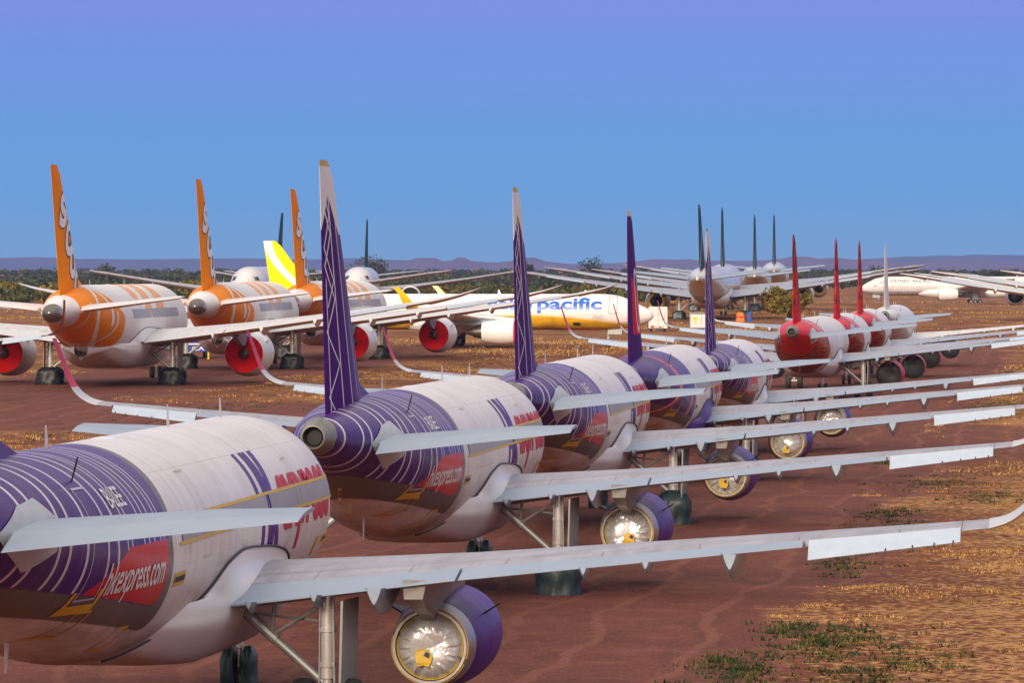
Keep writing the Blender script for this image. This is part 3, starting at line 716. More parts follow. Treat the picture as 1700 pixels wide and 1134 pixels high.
        if K == 'a320' and detail >= 2:
            for y_ in (14.6, 15.1, 15.5, 15.85):
                def wick():
                    mb = MB(); _, s1, z1 = wing_point(T, y_, 1, 0); _, s0, z0 = wing_point(T, y_, ff, 0); dr = R(w['droop']); l_ = s1-s0
                    mb.tube([P(s0+l_*math.cos(dr)-.05, sd*y_, z0-l_*math.sin(dr)+.03), P(s0+l_*math.cos(dr)+.16, sd*y_, z0-l_*math.sin(dr)-.05)], .014, 5); return mb
                part('static_wick', f'wick{sd}{y_}', wick, [SEAM], wi)
        # engine
        ename = {'rings': PURPLE, 'swoosh': PURPLE, 'red': PINK}.get(livery, WHITE)
        en = part('engine', f'{K}nac{sd}', lambda: nacelle_mesh(T, sd), [ename, METAL if T.eng['kind'] == 'split' else mat('nozzle_grey', (.42, .41, .42), .32, .5)], root, True, 40)
        part('pylon', f'{K}pyl{sd}', lambda: pylon_mesh(T, sd), [mat('stained_pylon', (.25, .215, .19), .45, .3, vary=.4) if K == 'a320' else GREYP], en, False)
        for sx in (-1, 1):
            def strake():
                e = T.eng; mb = MB(); a = R(32); r = (1.04 if K == 'a320' else 1.17*kk); s0 = e['prof'][0][0]+1.5*kk
                r = .98 if K == 'a320' else r; c0 = Vector(P(s0, sd*e['x']+sx*r*math.cos(a), e['z']+r*math.sin(a))); dn = Vector((sx*math.cos(a), 0, math.sin(a)))
                A = [c0-dn*.05, c0-dn*.05+Vector((0, -1.1*kk, 0)), c0+dn*.36*kk+Vector((0, -1.1*kk, 0)), c0+dn*.28*kk+Vector((0, -.6*kk, 0))]
                th = Vector((-dn.z, 0, dn.x))*.015; mb.add([p+th for p in A]+[p-th for p in A], [(0, 1, 2, 3), (7, 6, 5, 4), (0, 4, 5, 1), (1, 5, 6, 2), (2, 6, 7, 3), (3, 7, 4, 0)]); return mb
            if K in ('a320', 'b787'): part('strake', f'{K}strake{sd}{sx}', strake, [SEAM if livery != 'orange' else WHITE], en, False)
        e = T.eng; rx = e['rex']
        if cover == 'foil':
            k_ = f'{K}foil{sd}{seed}'
            part('exhaust_cover', k_, lambda: disc_mesh(T, sd, e['exh'], rx*.985, seed*7+sd+2, .26, 11, 60), [FOIL], en, False)
            def ringm():
                mb = MB(); mb.tube([(sd*e['x']+rx*.99*math.cos(a), T.sm-e['exh']-.03, e['z']+rx*.99*math.sin(a)) for a in [2*math.pi*q/40 for q in range(41)]], .011, 6, 0, False)
                mb.tube([(sd*e['x']+.755*math.cos(a), T.sm-15.98, e['z']+.755*math.sin(a)) for a in [2*math.pi*q/40 for q in range(41)]], .012, 6, 0, False); return mb
            part('cover_cord', f'{K}cord{sd}', ringm, [YELLOW], en)
            def patch():
                mb = MB(); gg = random.Random(seed+sd); c = (sd*e['x']+gg.uniform(-.1, .1), T.sm-e['exh']-.42, e['z']-.22+gg.uniform(-.1, .05)); n = 12; pts = []
                for q in range(n):
                    a = 2*math.pi*q/n; m_ = (abs(math.cos(a))**4+abs(math.sin(a))**4)**-.25*gg.uniform(.85, 1.1); pts.append((c[0]+.165*m_*math.cos(a), c[1]-gg.uniform(0, .03), c[2]+.17*m_*math.sin(a)))
                mb.add(pts, [tuple(range(n))]); mb.add([(c[0]+.0, c[1]-.045, c[2]+.05), (c[0]+.1, c[1]-.045, c[2]+.0), (c[0]+.12, c[1]-.045, c[2]+.09), (c[0]+.05, c[1]-.045, c[2]+.13)], [(0, 1, 2, 3)], 1); return mb
            part('warning_flag', f'{K}flag{sd}{seed}', patch, [YELLOW, mat('navy_mark', (.01, .015, .12), .5)], en, False)
        elif cover == 'black':
            part('exhaust_cover', f'{K}bag{sd}{seed}', lambda: disc_mesh(T, sd, e['exh']+.2, .93, seed*3+sd, .06), [BLACKBAG], en, True, 80)
        elif cover == 'red':
            part('exhaust_cover', f'{K}red{sd}', lambda: disc_mesh(T, sd, e['exh']+.28, e['prof'][8][1]*1.05, 4, .05, 11, 60, .4, (72, 108, .0)), [REDCOVER], en, True, 80)
        elif cover == 'gold':
            part('exhaust_cover', f'{K}gold{sd}', lambda: disc_mesh(T, sd, e['exh']+.95, rx*1.1, 9, .12, 8, 48, 1.02, (70, 110, .0)), [GOLD], en, False)
        else: part('exhaust_cover', f'{K}blk{sd}', lambda: disc_mesh(T, sd, e['exh'], rx, 9, .01), [BLACK], en, True)
        if 'core' in e: part('exhaust_cone', f'{K}core{sd}', lambda: core_mesh(T, sd), [DARKMETAL if cover != 'gold' else BLACK], en)
        im = {'red': REDCOVER, 'intake': REDCOVER}.get(cover)
        part('intake_cover', f'{K}int{sd}', lambda: disc_mesh(T, sd, e['prof'][1][0]-(.03 if cover == 'intake' else -.1), e['prof'][1 if cover != 'intake' else 2][1], 3, .03, 6, 40), [im or BLACKBAG], en, True, 80)
        if cover == 'intake':
            def skirt():
                mb = MB(); pr = e['prof']; mb.rev([(T.sm-pr[1][0]+.03, pr[2][1]*.98), (T.sm-pr[2][0], pr[2][1]+.03), (T.sm-pr[3][0], pr[3][1]+.025), (T.sm-pr[3][0]-.08, pr[3][1]+.03)], (sd*e['x'], 0, e['z']), 'y', 48); return mb
            part('intake_cover', f'{K}skirt{sd}', skirt, [REDCOVER], en)
    # landing gear
    def gear(gd, x, key, sack, nose=False):
        gs = gd['s']; yb = T.sm-gs; ax0 = gd['r']; axl = len(gd['axles'])
        def strut():
            mb = MB(); r = gd['strut']
            mb.tube([(x, yb, gd['top']+.06), (x, yb, gd['r']*2.0), (x, yb, gd['r']*2.0-.02), (x, yb, gd['r']*.9)], [r, r, r*.72, r*.72], 14)
            mb.tube([(x-gd['track']-.05, yb+0, gd['r']), (x+gd['track']+.05, yb, gd['r'])], r*.55, 10)
            for z in (1.35, 2.0): mb.tube([(x, yb, z*kk), (x, yb, z*kk+.09)], r*1.22, 14)
            if not nose: mb.tube([(x+r*.9, yb-r, gd['top']), (x+r*1.1, yb-r*.8, gd['r']*1.3)], .02, 6); mb.tube([(x-r*.8, yb-r, gd['top']), (x-r*1.0, yb-r*.9, gd['r']*1.6)], .014, 6)
            if axl > 1: mb.tube([(x, yb+max(gd['axles'])+.1, gd['r']), (x, yb+min(gd['axles'])-.1, gd['r'])], r*.8, 10)
            return mb
        st = part('strut', key+'strut', strut, [CHROME], root)
        st.name = 'landing_gear'
        def brace():
            mb = MB(); sg = -1 if x > 0 else 1
            if nose: mb.tube([(x, yb+1.5*kk, gd['top']+.1), (x, yb+.05, .9*kk)], .05*kk, 8); mb.tube([(x-.15, yb, gd['top']), (x-.15, yb+.2, .7*kk)], .04, 6)
            else:
                A = Vector((x+sg*1.95*kk, yb+.25, gd['top']-.0)); B = Vector((x, yb, gd['r']*1.75)); M_ = A.lerp(B, .45)
                mb.tube([A, A.lerp(B, .5)], .105*kk, 10); mb.tube([A.lerp(B, .48), B], .08*kk, 10); mb.tube([M_, (x, yb, gd['top']-.1)], .04*kk, 8); mb.tube([M_, A.lerp(B, .42)+Vector((-sg*.15, 0, .75*kk))], .04*kk, 8)
                mb.tube([A.lerp(B, .2), (x-sg*.1, yb+.1, gd['top']-.5*kk)], .03*kk, 6)
                mb.tube([(x, yb+.25*kk, gd['r']*1.9), (x, yb+.5*kk, gd['r']*1.5), (x, yb+.15, gd['r']*1.0)], .05*kk, 8)
            return mb
        part('brace', key+'brace', brace, [mat('gear_grey', (.3, .3, .29), .4, .2, vary=.3)], st)
        def door():
            mb = MB()
            if nose:
                for q in (-1, 1): mb.box((x+q*.42*kk, yb+.8, gd['top']-.32*kk), (.03, 1.5*kk, .7*kk), Matrix.Rotation(R(-8*q), 3, 'Y'))
            else:
                sg = 1 if x > 0 else -1; xx = x+sg*.2*kk; z0, z1 = gd['r']*.75, gd['top']-.05; pr = [(-.62, z1), (.62, z1), (.6, z0+.75), (.42, z0), (-.3, z0), (-.6, z0+.7)]
                a = [(xx+.03*(z-z0)+sg*(q-.62)*.1*kk+sg*.2*kk, yb+q*kk, z) for q, z in pr]; b_ = [(p[0]+sg*.045, p[1], p[2]) for p in a]; n = len(a)
                mb.add(a+b_, [tuple(range(n)), tuple(range(2*n-1, n-1, -1))]+[(i, (i+1) % n, n+(i+1) % n, n+i) for i in range(n)])
            return mb
        part('gear_door', key+'door', door, [mat('gear_door_grey', (.33, .35, .34), .45)], st, False)
        for i, a in enumerate(gd['axles']):
            for q in (() if sack else (-1, 1)):
                part('wheel', f'{key}wheel{i}{q}', lambda a=a, q=q: wheel_mesh(x+q*gd['track'], yb+a, gd['r'], gd['w']), [RUBBER, mat('wheel_hub', (.3, .29, .27), .45, .5)], st)
            if sack:
                wd = (gd['track']*2+gd['w'])*(.86 if K == 'a320' and not nose else 1.05)
                part('wheel_cover', f'{key}sack{i}{sack.name}{K}', lambda a=a: tarp_mesh(x, yb+a, wd, gd['r']*2.16 if axl < 3 else gd['r']*2.02, gd['r']*2.1, int(abs(x)*10)+i, .1 if nose else 0), [sack], st, True, 80)
    for sd in (-1, 1): gear(T.gear['main'], sd*T.gear['main']['x'], f'{K}mg{sd}', bags if bag_main else None)
    gear(T.gear['nose'], 0.0, K+'ng', bags if bag_nose else None, True)
    root['T'] = K
    return root, fu, fi

# ------------------------------------------------------------------ camera
F_PX, HORIZON, CAM_H = 8170.66, 450.74, 9.2
cam = bpy.data.cameras.new('camera'); cam.sensor_width = 36; cam.lens = F_PX/1700*36; cam.clip_start = 1; cam.clip_end = 60000
co = bpy.data.objects.new('camera', cam); COL.objects.link(co); co.location = (0, 0, CAM_H)
co.rotation_euler = (math.pi/2-math.atan((567-HORIZON)/F_PX), 0, 0); sc.camera = co

# ------------------------------------------------------------------ lie of the land
FIX = [(-7.41, 94.97, .20, 30), (-2.54, 138.24, .15, 30), (2.0, 176.58, .14, 30), (6.59, 218.46, -.09, 30), (11.36, 261.97, -.43, 30), (21.79, 358.46, 0, 40),
       (26.12, 389.27, -.04, 30), (30.75, 428.57, .01, 30), (36.75, 475.9, .04, 40), (-31.7, 389.37, .26, 30), (-24.92, 449.3, .32, 30), (-18.39, 501.28, .33, 30),
       (-47.5, 338, .6, 15), (-6.2, 545, .85, 40), (33.2, 817, 1.3, 80), (38.8, 899, 1.9, 60), (48.7, 984, 1.6, 60), (57, 1069, 2.6, 60), (-44, 870, 1.35, 80), (-29.7, 975, 1.4, 60), (150, 1600, -1.1, 150), (125, 1100, .4, 100)]
def smooth(a, b, x): t = np.clip((x-a)/(b-a), 0, 1); return t*t*(3-2*t)
def base_h(x, y): return 1.3*smooth(430, 860, y)+5*smooth(2300, 4600, y)+3*smooth(5000, 9000, y)
_A = np.array([[math.exp(-((a[0]-b[0])**2+(a[1]-b[1])**2)/(2*b[3]**2)) for b in FIX] for a in FIX])
_W = np.linalg.lstsq(_A+np.eye(len(FIX))*1e-3, np.array([a[2]-float(base_h(a[0], a[1])) for a in FIX]), rcond=None)[0]
def ground_h(x, y):
    x = np.asarray(x, float); y = np.asarray(y, float); h = base_h(x, y)
    for w, (a, b, _, s) in zip(_W, FIX): h = h+w*np.exp(-((x-a)**2+(y-b)**2)/(2*s*s))
    return h
def gh(x, y): return float(ground_h(x, y))

# ------------------------------------------------------------------ the parked airliners
ROW = 'airliners with purple tails parked nose to tail'
def put(T, livery, X, Y, h, label, group, **k): return airliner(T, livery, (X, Y, gh(X, Y)), R(h), label, group, **k)
hk = []
for i, (X, Y, h, liv, label, bag) in enumerate([
        (-7.33, 94.97, 6.2, 'rings', 'purple ringed airliner nearest the camera, its tail cut off by the picture edge', False),
        (-2.47, 138.24, 6.7, 'rings', 'purple ringed airliner with the tallest white lattice fin and round exhaust showing', True),
        (2.0, 176.58, 6.01, 'rings', 'purple ringed airliner whose lattice fin stands in front of the yellow bellied airliner', True),
        (6.59, 218.46, 5.83, 'swoosh', 'airliner with an all purple fin carrying a red panel and white loop', True),
        (11.36, 261.97, 5.40, 'rings', 'small purple ringed airliner just behind the one with the red panelled fin', True)]):
    r = put(A320, liv, X, Y, h, label, ROW, cover='foil', seed=i, tipm=WINGLET_RED, bag_main=bag); hk.append(r)
aa = []
for i, (X, Y, h, liv, label, cov) in enumerate([
        (21.79, 358.46, 7.4, 'red', 'nearest of the three red tailed airliners, its round exhaust facing the camera', 'black'),
        (26.12, 389.27, 5.4, 'red', 'middle one of the three red tailed airliners, fin between two other red fins', 'black'),
        (30.75, 428.57, 5.7, 'red', 'red tailed airliner parked directly in front of the plain white one', 'black'),
        (36.75, 475.9, 6.46, 'white', 'plain all white airliner behind the row of red tails', 'black')]):
    r = put(A320, liv, X, Y, h, label, 'airliners with red or white tails at the far end of the row', cover=cov, seed=20+i, bags=BLACKBAG, bag_main=False, bag_nose=False,
            wingm=WINGWHITE if i == 3 else WINGMAT, tipm=WINGLET_RED if liv == 'red' else WHITE); aa.append(r)
so = []
for i, (X, Y, h, label) in enumerate([(-31.7, 389.37, 4.78, 'nearest orange finned wide airliner with white ball ended tail cone'),
                                      (-24.92, 449.3, 4.63, 'middle orange finned wide airliner between two others of its kind'),
                                      (-18.39, 501.28, 6.26, 'orange finned wide airliner beside the yellow and white fin')]):
    so.append(put(B787, 'orange', X, Y, h, label, 'wide airliners with orange fins', cover='red', bags=BLACKBAG, bag_nose=False, wingm=WINGWHITE, seed=30+i))
put(A320, 'white', -47.5, 338, 5.5, 'airliner at the picture edge showing only a wing with a dark red winglet', 'airliners mostly outside the picture', cover='black', seed=40, bag_main=False, bag_nose=False, wingm=WINGWHITE, tipm=DARKRED)
ceb = put(A321, 'yellow', -6.2, 545, 96, 'side on airliner with yellow belly, yellow winglets and blue lettering', 'airliners seen from the side', cover='intake', seed=41, bag_main=False, bag_nose=False, wingm=WINGWHITE, tipm=YELLOWP)
cx = []
for i, (X, Y, h, label) in enumerate([(33.2, 817, 6, 'big white airliner seen from behind, nearest of four with dark teal fins'),
                                      (38.8, 899, 3.2, 'big white airliner with the second dark teal fin of the four in line'),
                                      (48.7, 984, 3.2, 'big white airliner with the third dark teal fin of the four in line'),
                                      (57.0, 1069, 3.2, 'big white airliner farthest of the four with dark teal fins in line')]):
    cx.append(put(B777, 'grey', X, Y, h, label, 'big airliners with dark teal fins seen from behind', cover='gold', bags=TARP, bag_nose=False, seed=50+i))
for i, (X, Y, h, label) in enumerate([(-43.6, 868, 182.8, 'big white airliner facing the camera, cockpit windows showing beside the yellow fin'),
                                      (-29.6, 974, 180, 'big white airliner facing the camera with a leaning dark teal fin behind the lattice fin')]):
    cx.append(put(B777, 'grey', X, Y, h, label, 'big white airliners facing the camera', cover='gold', bag_main=False, bag_nose=False, seed=60+i))
SIDE = put(B777, 'grey', 150.4, 1600, -87, 'big white airliner lying side on beyond the brown field, engine showing', 'airliners seen from the side', cover='none', bag_main=False, bag_nose=False, seed=70, wingm=WINGWHITE)
for i, (X, Y, h, label) in enumerate([
        (88.6, 715, 3, 'nearest of the eight pale wings jutting in over the side on airliner'),
        (100.5, 802, 3, 'second nearest of the eight pale wings jutting in over the side on airliner'),
        (120.3, 890, 3, 'third nearest of the eight pale wings jutting in over the side on airliner'),
        (121.6, 985, 3, 'fourth of the eight pale wings jutting in over the side on airliner'),
        (120, 1075, 3, 'fifth of the eight pale wings jutting in over the side on airliner'),
        (134.4, 1180, 3, 'sixth of the eight pale wings jutting in over the side on airliner'),
        (147.8, 1290, 3, 'seventh of the eight pale wings jutting in over the side on airliner'),
        (159, 1392, 3, 'farthest of the eight pale wings jutting in over the side on airliner')]):
    put(B777, 'grey', X, Y, h, label, 'airliners mostly outside the picture', cover='none', bag_main=False, bag_nose=False, seed=80+i, wingm=WINGWHITE)

# ------------------------------------------------------------------ writing, doors and tape on the skins
def stick(name, key, me_fn, m, parent): return part(name, key, me_fn, [m], parent)
S3 = A320.side
def s_off(o): return lambda s, z: S3(s, z, o)
for (root, fu, fi), liv in zip(hk, ['rings', 'rings', 'rings', 'swoosh', 'rings']):
    stick('lettering', 'hk_HK', lambda: text_mesh('lettering', 'HK', 14.6, 12.15, 3.22, 2.9, s_off(.012), .05), PURPLE, fu)
    stick('lettering', 'hk_express', lambda: text_mesh('lettering', 'express', 12.0, 5.2, 3.78, 2.1, s_off(.012), .035, .12), REDLET, fu)
    stick('window_tape', 'hk_tape', lambda: decal_mesh('window_tape', [rect(3.4, 13.3, 4.12, 4.5), rect(13.7, 23.6, 4.12, 4.5)], s_off(.018)), TAPE, fu)
    stick('tape_edge', 'hk_tapeedge', lambda: decal_mesh('tape_edge', [rect(3.2, 23.9, 4.5, 4.56), rect(3.2, 23.9, 4.06, 4.12)], s_off(.023)), YELLOW, fu)
    stick('door', 'hk_door', lambda: decal_mesh('door', frame(29.35, 30.2, 3.45, 5.35, .035), s_off(.014)), mat('door_outline', (.5, .45, .6), .4), fu)
    stick('door', 'hk_exit', lambda: decal_mesh('door', frame(20.6, 21.35, 3.7, 5.3, .03), s_off(.026)), mat('exit_outline', (.55, .5, .42), .4), fu)
    stick('door', 'hk_exit2', lambda: decal_mesh('door', frame(9.2, 9.75, 3.7, 5.1, .03), s_off(.026)), mat('exit_outline', (.55, .5, .42), .4), fu)
    stick('door_sill_mark', 'hk_sill', lambda: decal_mesh('door_sill_mark', [rect(29.15, 30.4, 3.22, 3.38), rect(29.15, 29.27, 3.38, 3.62), rect(30.28, 30.4, 3.38, 3.62)], s_off(.016)), YELLOW, fu)
    for i_, (s_, z_, w_, h_) in enumerate(((33.1, 3.35, .5, .3), (29.0, 2.75, .55, .5), (26.3, 2.35, .6, .45), (31.4, 3.05, .25, .12))):
        stick('hatch_mark', f'hk_hatch{i_}', lambda: decal_mesh('hatch_mark', frame(s_, s_+w_, z_, z_+h_, .05), s_off(.012), .06, .3), YELLOW, fu)
    for i_, (a_, b_, c_, d_) in enumerate(((23.2, 24.3, 3.34, 3.58), (4.5, 5.6, 3.1, 3.3), (6.3, 6.7, 2.9, 3.3), (12.0, 12.35, 2.95, 3.35))):
        n_ = stick('notice', f'hk_notes{i_}', lambda: decal_mesh('notice', [rect(a_, b_, c_, d_)], s_off(.012), .06, .3), YELLOW, fu)
        if i_ < 2: stick('notice_print', f'hk_print{i_}', lambda: decal_mesh('notice_print', [rect(a_+.08, b_-.08, c_+.07, d_-.07)], s_off(.018), .06, .3), SEAM, fu)
    if liv == 'rings':
        stick('lettering', 'hk_web', lambda: text_mesh('lettering', 'hkexpress.com', 29.2, 25.35, 3.5, .78, s_off(.014), .012, .28, .06), WHITELET, fu)
        stick('lettering', 'hk_reg', lambda: text_mesh('lettering', 'B-LEE', 28.5, 27.3, 4.95, .46, s_off(.014), .012, 0, .06), WHITELET, fu)
for (root, fu, fi) in so:
    S7 = B787.side
    stick('window_tape', 'so_tape', lambda: decal_mesh('window_tape', [rect(12, 25.5, 5.3, 6.0), rect(26.3, 35, 5.3, 6.0)], lambda s, z: S7(s, z, .02), .15, 1), TAPE, fu)
    def fin_letter(ch, z0, z1, grow):
        F_ = B787.fin
        bm = text_bm(ch, .06+grow)
        ys = [v.co.y for v in bm.verts]; a, b = min(ys), max(ys); zm = (z0+z1)/2; hh = (z1-z0)/2+grow*1.6
        for v in bm.verts:
            z = zm+((v.co.y-a)/(b-a)-.5)*2*hh; le, te = F_['le'](zm), F_['te'](zm); ss = le+.5+1.45-(v.co.x-.5)*(2.3+grow*3.2)-.15*(z-zm)
            v.co.x, v.co.y = ss, z
        def on_fin(s, z):
            le, te = F_['le'](z), F_['te'](z); c = te-le; f = min(1, max(0.002, (s-le)/c)); return (thick(f)*F_['tc']*c+.03-grow*.12, B787.sm-s, z)
        project(bm, on_fin, .35, .35); me = bpy.data.meshes.new('lettering'); bm.to_mesh(me); bm.free(); return me
    for i, (ch, z0, z1) in enumerate((('S', 12.2, 14.8), ('C', 10.1, 12.7), ('O', 8.4, 11.0), ('O', 6.9, 9.1))):
        stick('letter_outline', f'so_o{i}', lambda ch=ch, z0=z0, z1=z1: fin_letter(ch, z0, z1, .07), SEAM, fi)
        stick('lettering', f'so_l{i}', lambda ch=ch, z0=z0, z1=z1: fin_letter(ch, z0, z1, 0), WHITELET, fi)
root, fu, fi = ceb
SC = A321.side
stick('lettering', None, lambda: text_mesh('lettering', 'cebu', 18.3, 13.35, 4.22, 1.72, lambda s, z: SC(s, z, .02), .03), BLUELET, fu)
stick('lettering', None, lambda: text_mesh('lettering', 'pacific', 12.75, 5.6, 4.22, 1.72, lambda s, z: SC(s, z, .02), .03), BLUELET, fu)
stick('door', None, lambda: decal_mesh('door', frame(3.9, 4.85, 3.7, 5.6, .06), lambda s, z: SC(s, z, .02)), mat('door_line', (.25, .25, .26), .5), fu)
stick('hatch_mark', None, lambda: decal_mesh('hatch_mark', [rect(8.0, 8.8, 2.4, 2.75)], lambda s, z: SC(s, z, .02)), SEAM, fu)
root, fu, fi = SIDE
S77 = B777.side
def port(f): return lambda s, z: (lambda q: (-q[0], q[1], q[2]))(f(s, z, .03))
def port_text(txt, a, b):
    bm = text_bm(txt, .0)
    for v in bm.verts: v.co.x, v.co.y = a+(b-a)*v.co.x, 6.85+v.co.y*1.05
    project(bm, port(S77), .3, 1.0); me = bpy.data.meshes.new('lettering'); bm.to_mesh(me); bm.free(); return me
stick('lettering', None, lambda: port_text('CATHAY', 9.8, 15.6), TEALP, fu)
stick('lettering', None, lambda: port_text('PACIFIC', 16.9, 22.8), TEALP, fu)
stick('emblem', None, lambda: decal_mesh('emblem', [[(4.9, 5.9), (7.6, 7.0), (6.6, 6.3), (5.6, 5.7), (3.9, 5.3)]], port(S77), .3, .5), TEALP, fu)
for root, fu, fi in cx[4:]:
    stick('cockpit_window', 'cx_win', lambda: decal_mesh('cockpit_window', [[(3.3+a*.35, 6.35), (3.3+a*.35+.3, 6.35), (3.3+a*.35+.36, 7.0), (3.55+a*.3, 7.0)] for a in range(4)], lambda s, z: S77(s, z, .03), .2, .3), BLACK, fu)
    stick('cockpit_window', 'cx_win_port', lambda: decal_mesh('cockpit_window', [[(3.3+a*.35, 6.35), (3.3+a*.35+.3, 6.35), (3.3+a*.35+.36, 7.0), (3.55+a*.3, 7.0)] for a in range(4)], port(S77), .2, .3), BLACK, fu)

# ------------------------------------------------------------------ ground
def ground_material():
    m, b = newmat('red_earth'); geo = E.nt.nodes.new('ShaderNodeNewGeometry'); p = E(geo.outputs['Position']); x, y, z = sep(p)
    u = x-.113*y; n1 = noise(.06, 5, p); n2 = noise(.5, 5, p); n3 = noise(3.0, 4, p, .65); nst = noise(1.0, 5, comb(x*.12, y*.035, 0.0), .6)
    wob = (n1-.5)*9+(n2-.5)*5
    right = (u+6.0+wob).step(1.2); strip = emin((u+65+wob*.7).step(2), (-46-u+wob*.7).step(2))*(1-emin((y-289+wob*2).step(4), (341-y+wob*2).step(4))); far = emin((-90-u+wob).step(3), (y-300).step(60))
    beyond = (y-560+wob*6).step(60)
    bare = emin(emin((y-246+wob*2).step(5), (297-y+wob*2).step(5)), (u+8).step(3)); bare2 = emin((y-395+wob*2).step(8), (430-y+wob*2).step(8))
    g = emax(emax(right*(1-bare*.8)*(1-bare2*.6), strip), emax(far, beyond))
    cover = (n2*.8+n1*.8+nst*.8-.72).step(.35); g = g*(.45+.55*cover)
    fl = noise(3.4, 3, comb(x*1.0, y*.75, 0.0), .6); shade_fl = noise(1.1, 4, comb(x, y*.6, 7.0), .6); dens = (n2*.5+n1*.5+nst*.5-.62)*.35+emin(emax(u+4.5, 0.0)*.012, .03)
    n4 = noise(1.0, 6, comb(x*.9, y*.22, 0.0), .7); n5 = noise(9.0, 3, p, .7); dirt = mixc(n1, (.125, .036, .024), (.185, .056, .036)); dirt = mixc((n3-.5).step(.4)*.5, dirt, (.12, .034, .02)); dirt = mixc((n2-.62).step(.2)*.5, dirt, (.27, .10, .06))
    dirt = mixc((n4-.55).step(.1)*.55, dirt, (.09, .027, .017)); tr = line(E.math('PINGPONG', u+1.2*n1*4, 2.6)-1.1, .16, .08); dirt = mixc(tr*(n4*.9), dirt, (.26, .095, .06)); dirt = mixc((n5-.62).step(.06)*.7, dirt, (.36, .17, .11)); dirt = mixc((n5-.3).step(.05)*-.5+.5, dirt, (.08, .025, .016))
    ruts = E.math('SINE', u*2.2+(n1-.5)*14); dirt = mixc(ruts.step(2.5)*.25, dirt, (.11, .034, .022))
    soil = mixc(nst, (.115, .029, .008), (.2, .056, .017)); dry = mixc(n3, (.22, .085, .018), (.4, .19, .05)); gc = mixc((n3*.5+nst*.6-.62).step(.25)*.2, soil, dry); gc = mixc((shade_fl-.6).step(.1)*.75, gc, (.06, .018, .004)); gc = mixc((fl+dens*1.9-.645).step(.06)*.8, gc, (.48, .255, .09)); gc = mixc((noise(2.2, 3, comb(x, y*.7, 3.0))-.66).step(.05)*.7, gc, (.065, .06, .012))  # dark flecks paint the shade among the tufts into the soil colour
    gold = emin(beyond, (nst-.48).step(.12)); gc = mixc(gold*.3, gc, (.26, .125, .04))
    setp(b, color=mixc(g, dirt, gc), rough=.92, spec=.2, normal=bump(n3*.6+n2, .5, .12)); return m
gx = sorted(set([round(v, 2) for v in list(np.arange(-60, 61, 2.5))+list(np.sign(t)*(60+14000*abs(t)**2.6) for t in np.linspace(-1, 1, 91) if abs(t) > .02)]))
gy = sorted(set([round(v, 2) for v in list(np.arange(-60, 620, 3.0))+list(620+16500*t**2.2 for t in np.linspace(0.01, 1, 110))+[-200, -800, -3000]]))
GX, GY = np.meshgrid(np.array(gx), np.array(gy)); GZ = ground_h(GX, GY)
nx, ny = len(gx), len(gy); me = bpy.data.meshes.new('ground')
idx = np.arange(nx*ny).reshape(ny, nx)
fc = np.stack([idx[:-1, :-1], idx[:-1, 1:], idx[1:, 1:], idx[1:, :-1]], -1).reshape(-1, 4)
me.from_pydata(np.stack([GX, GY, GZ], -1).reshape(-1, 3).tolist(), [], fc.tolist())
for p in me.polygons: p.use_smooth = True
me.materials.append(ground_material())
tag(link(bpy.data.objects.new('ground', me)), kind='structure')

# ------------------------------------------------------------------ grass
NP = np.random.default_rng(3)
def raw_mesh(name, V, Fc, mi, mats, smooth=False):
    me = bpy.data.meshes.new(name); n = len(V); k = Fc.shape[1]
    me.vertices.add(n); me.vertices.foreach_set('co', V.astype(np.float32).ravel())
    me.loops.add(len(Fc)*k); me.loops.foreach_set('vertex_index', Fc.astype(np.int32).ravel())
    me.polygons.add(len(Fc)); me.polygons.foreach_set('loop_start', np.arange(0, len(Fc)*k, k, dtype=np.int32)); me.polygons.foreach_set('loop_total', np.full(len(Fc), k, dtype=np.int32))
    me.polygons.foreach_set('material_index', mi.astype(np.int32))
    for m in mats: me.materials.append(m)
    me.update(); me.validate(); return me
def vnoise(x, y, sc_, seed):
    """smooth value noise"""
    g = np.random.default_rng(seed).random((256, 256)); x, y = x/sc_, y/sc_; i, j = np.floor(x).astype(int), np.floor(y).astype(int); fx, fy = x-i, y-j
    fx, fy = fx*fx*(3-2*fx), fy*fy*(3-2*fy); a = lambda q, w: g[q % 256, w % 256]
    return a(i, j)*(1-fx)*(1-fy)+a(i+1, j)*fx*(1-fy)+a(i, j+1)*(1-fx)*fy+a(i+1, j+1)*fx*fy
def grassiness(x, y):
    u = x-.113*y; w = (vnoise(x, y, 12, 1)-.5)*9+(vnoise(x, y, 3, 2)-.5)*4
    r = np.clip((u+5.2+w)/1.5, 0, 1); r *= 1-.93*((y > 246+w) & (y < 297+w) & (u > -7.5)); r *= 1-.7*((y > 395+w*2) & (y < 430+w*2))
    s = ((u > -65+w) & (u < -46.5+w)) & ~((y > 289-w*2) & (y < 341+w*2)); f = (u < -89+w) & (y > 300); b = y > 560+w*5
    return np.maximum.reduce([r, s*.9, f*.8, b*.8])
def tufts(n, xr, y0, y1, hgt, rad, blades, pw=1.0):
    y = y0+(y1-y0)*NP.random(n)**pw; x = (NP.random(n)*2-1)*y*xr
    cl = vnoise(x, y, 1.6 if y1 < 500 else 9, 5)*.6+vnoise(x, y, 6 if y1 < 500 else 40, 6)*.6
    keep = NP.random(n) < grassiness(x, y)*np.clip((cl-.585)*3.6, 0, 1); return x[keep], y[keep]
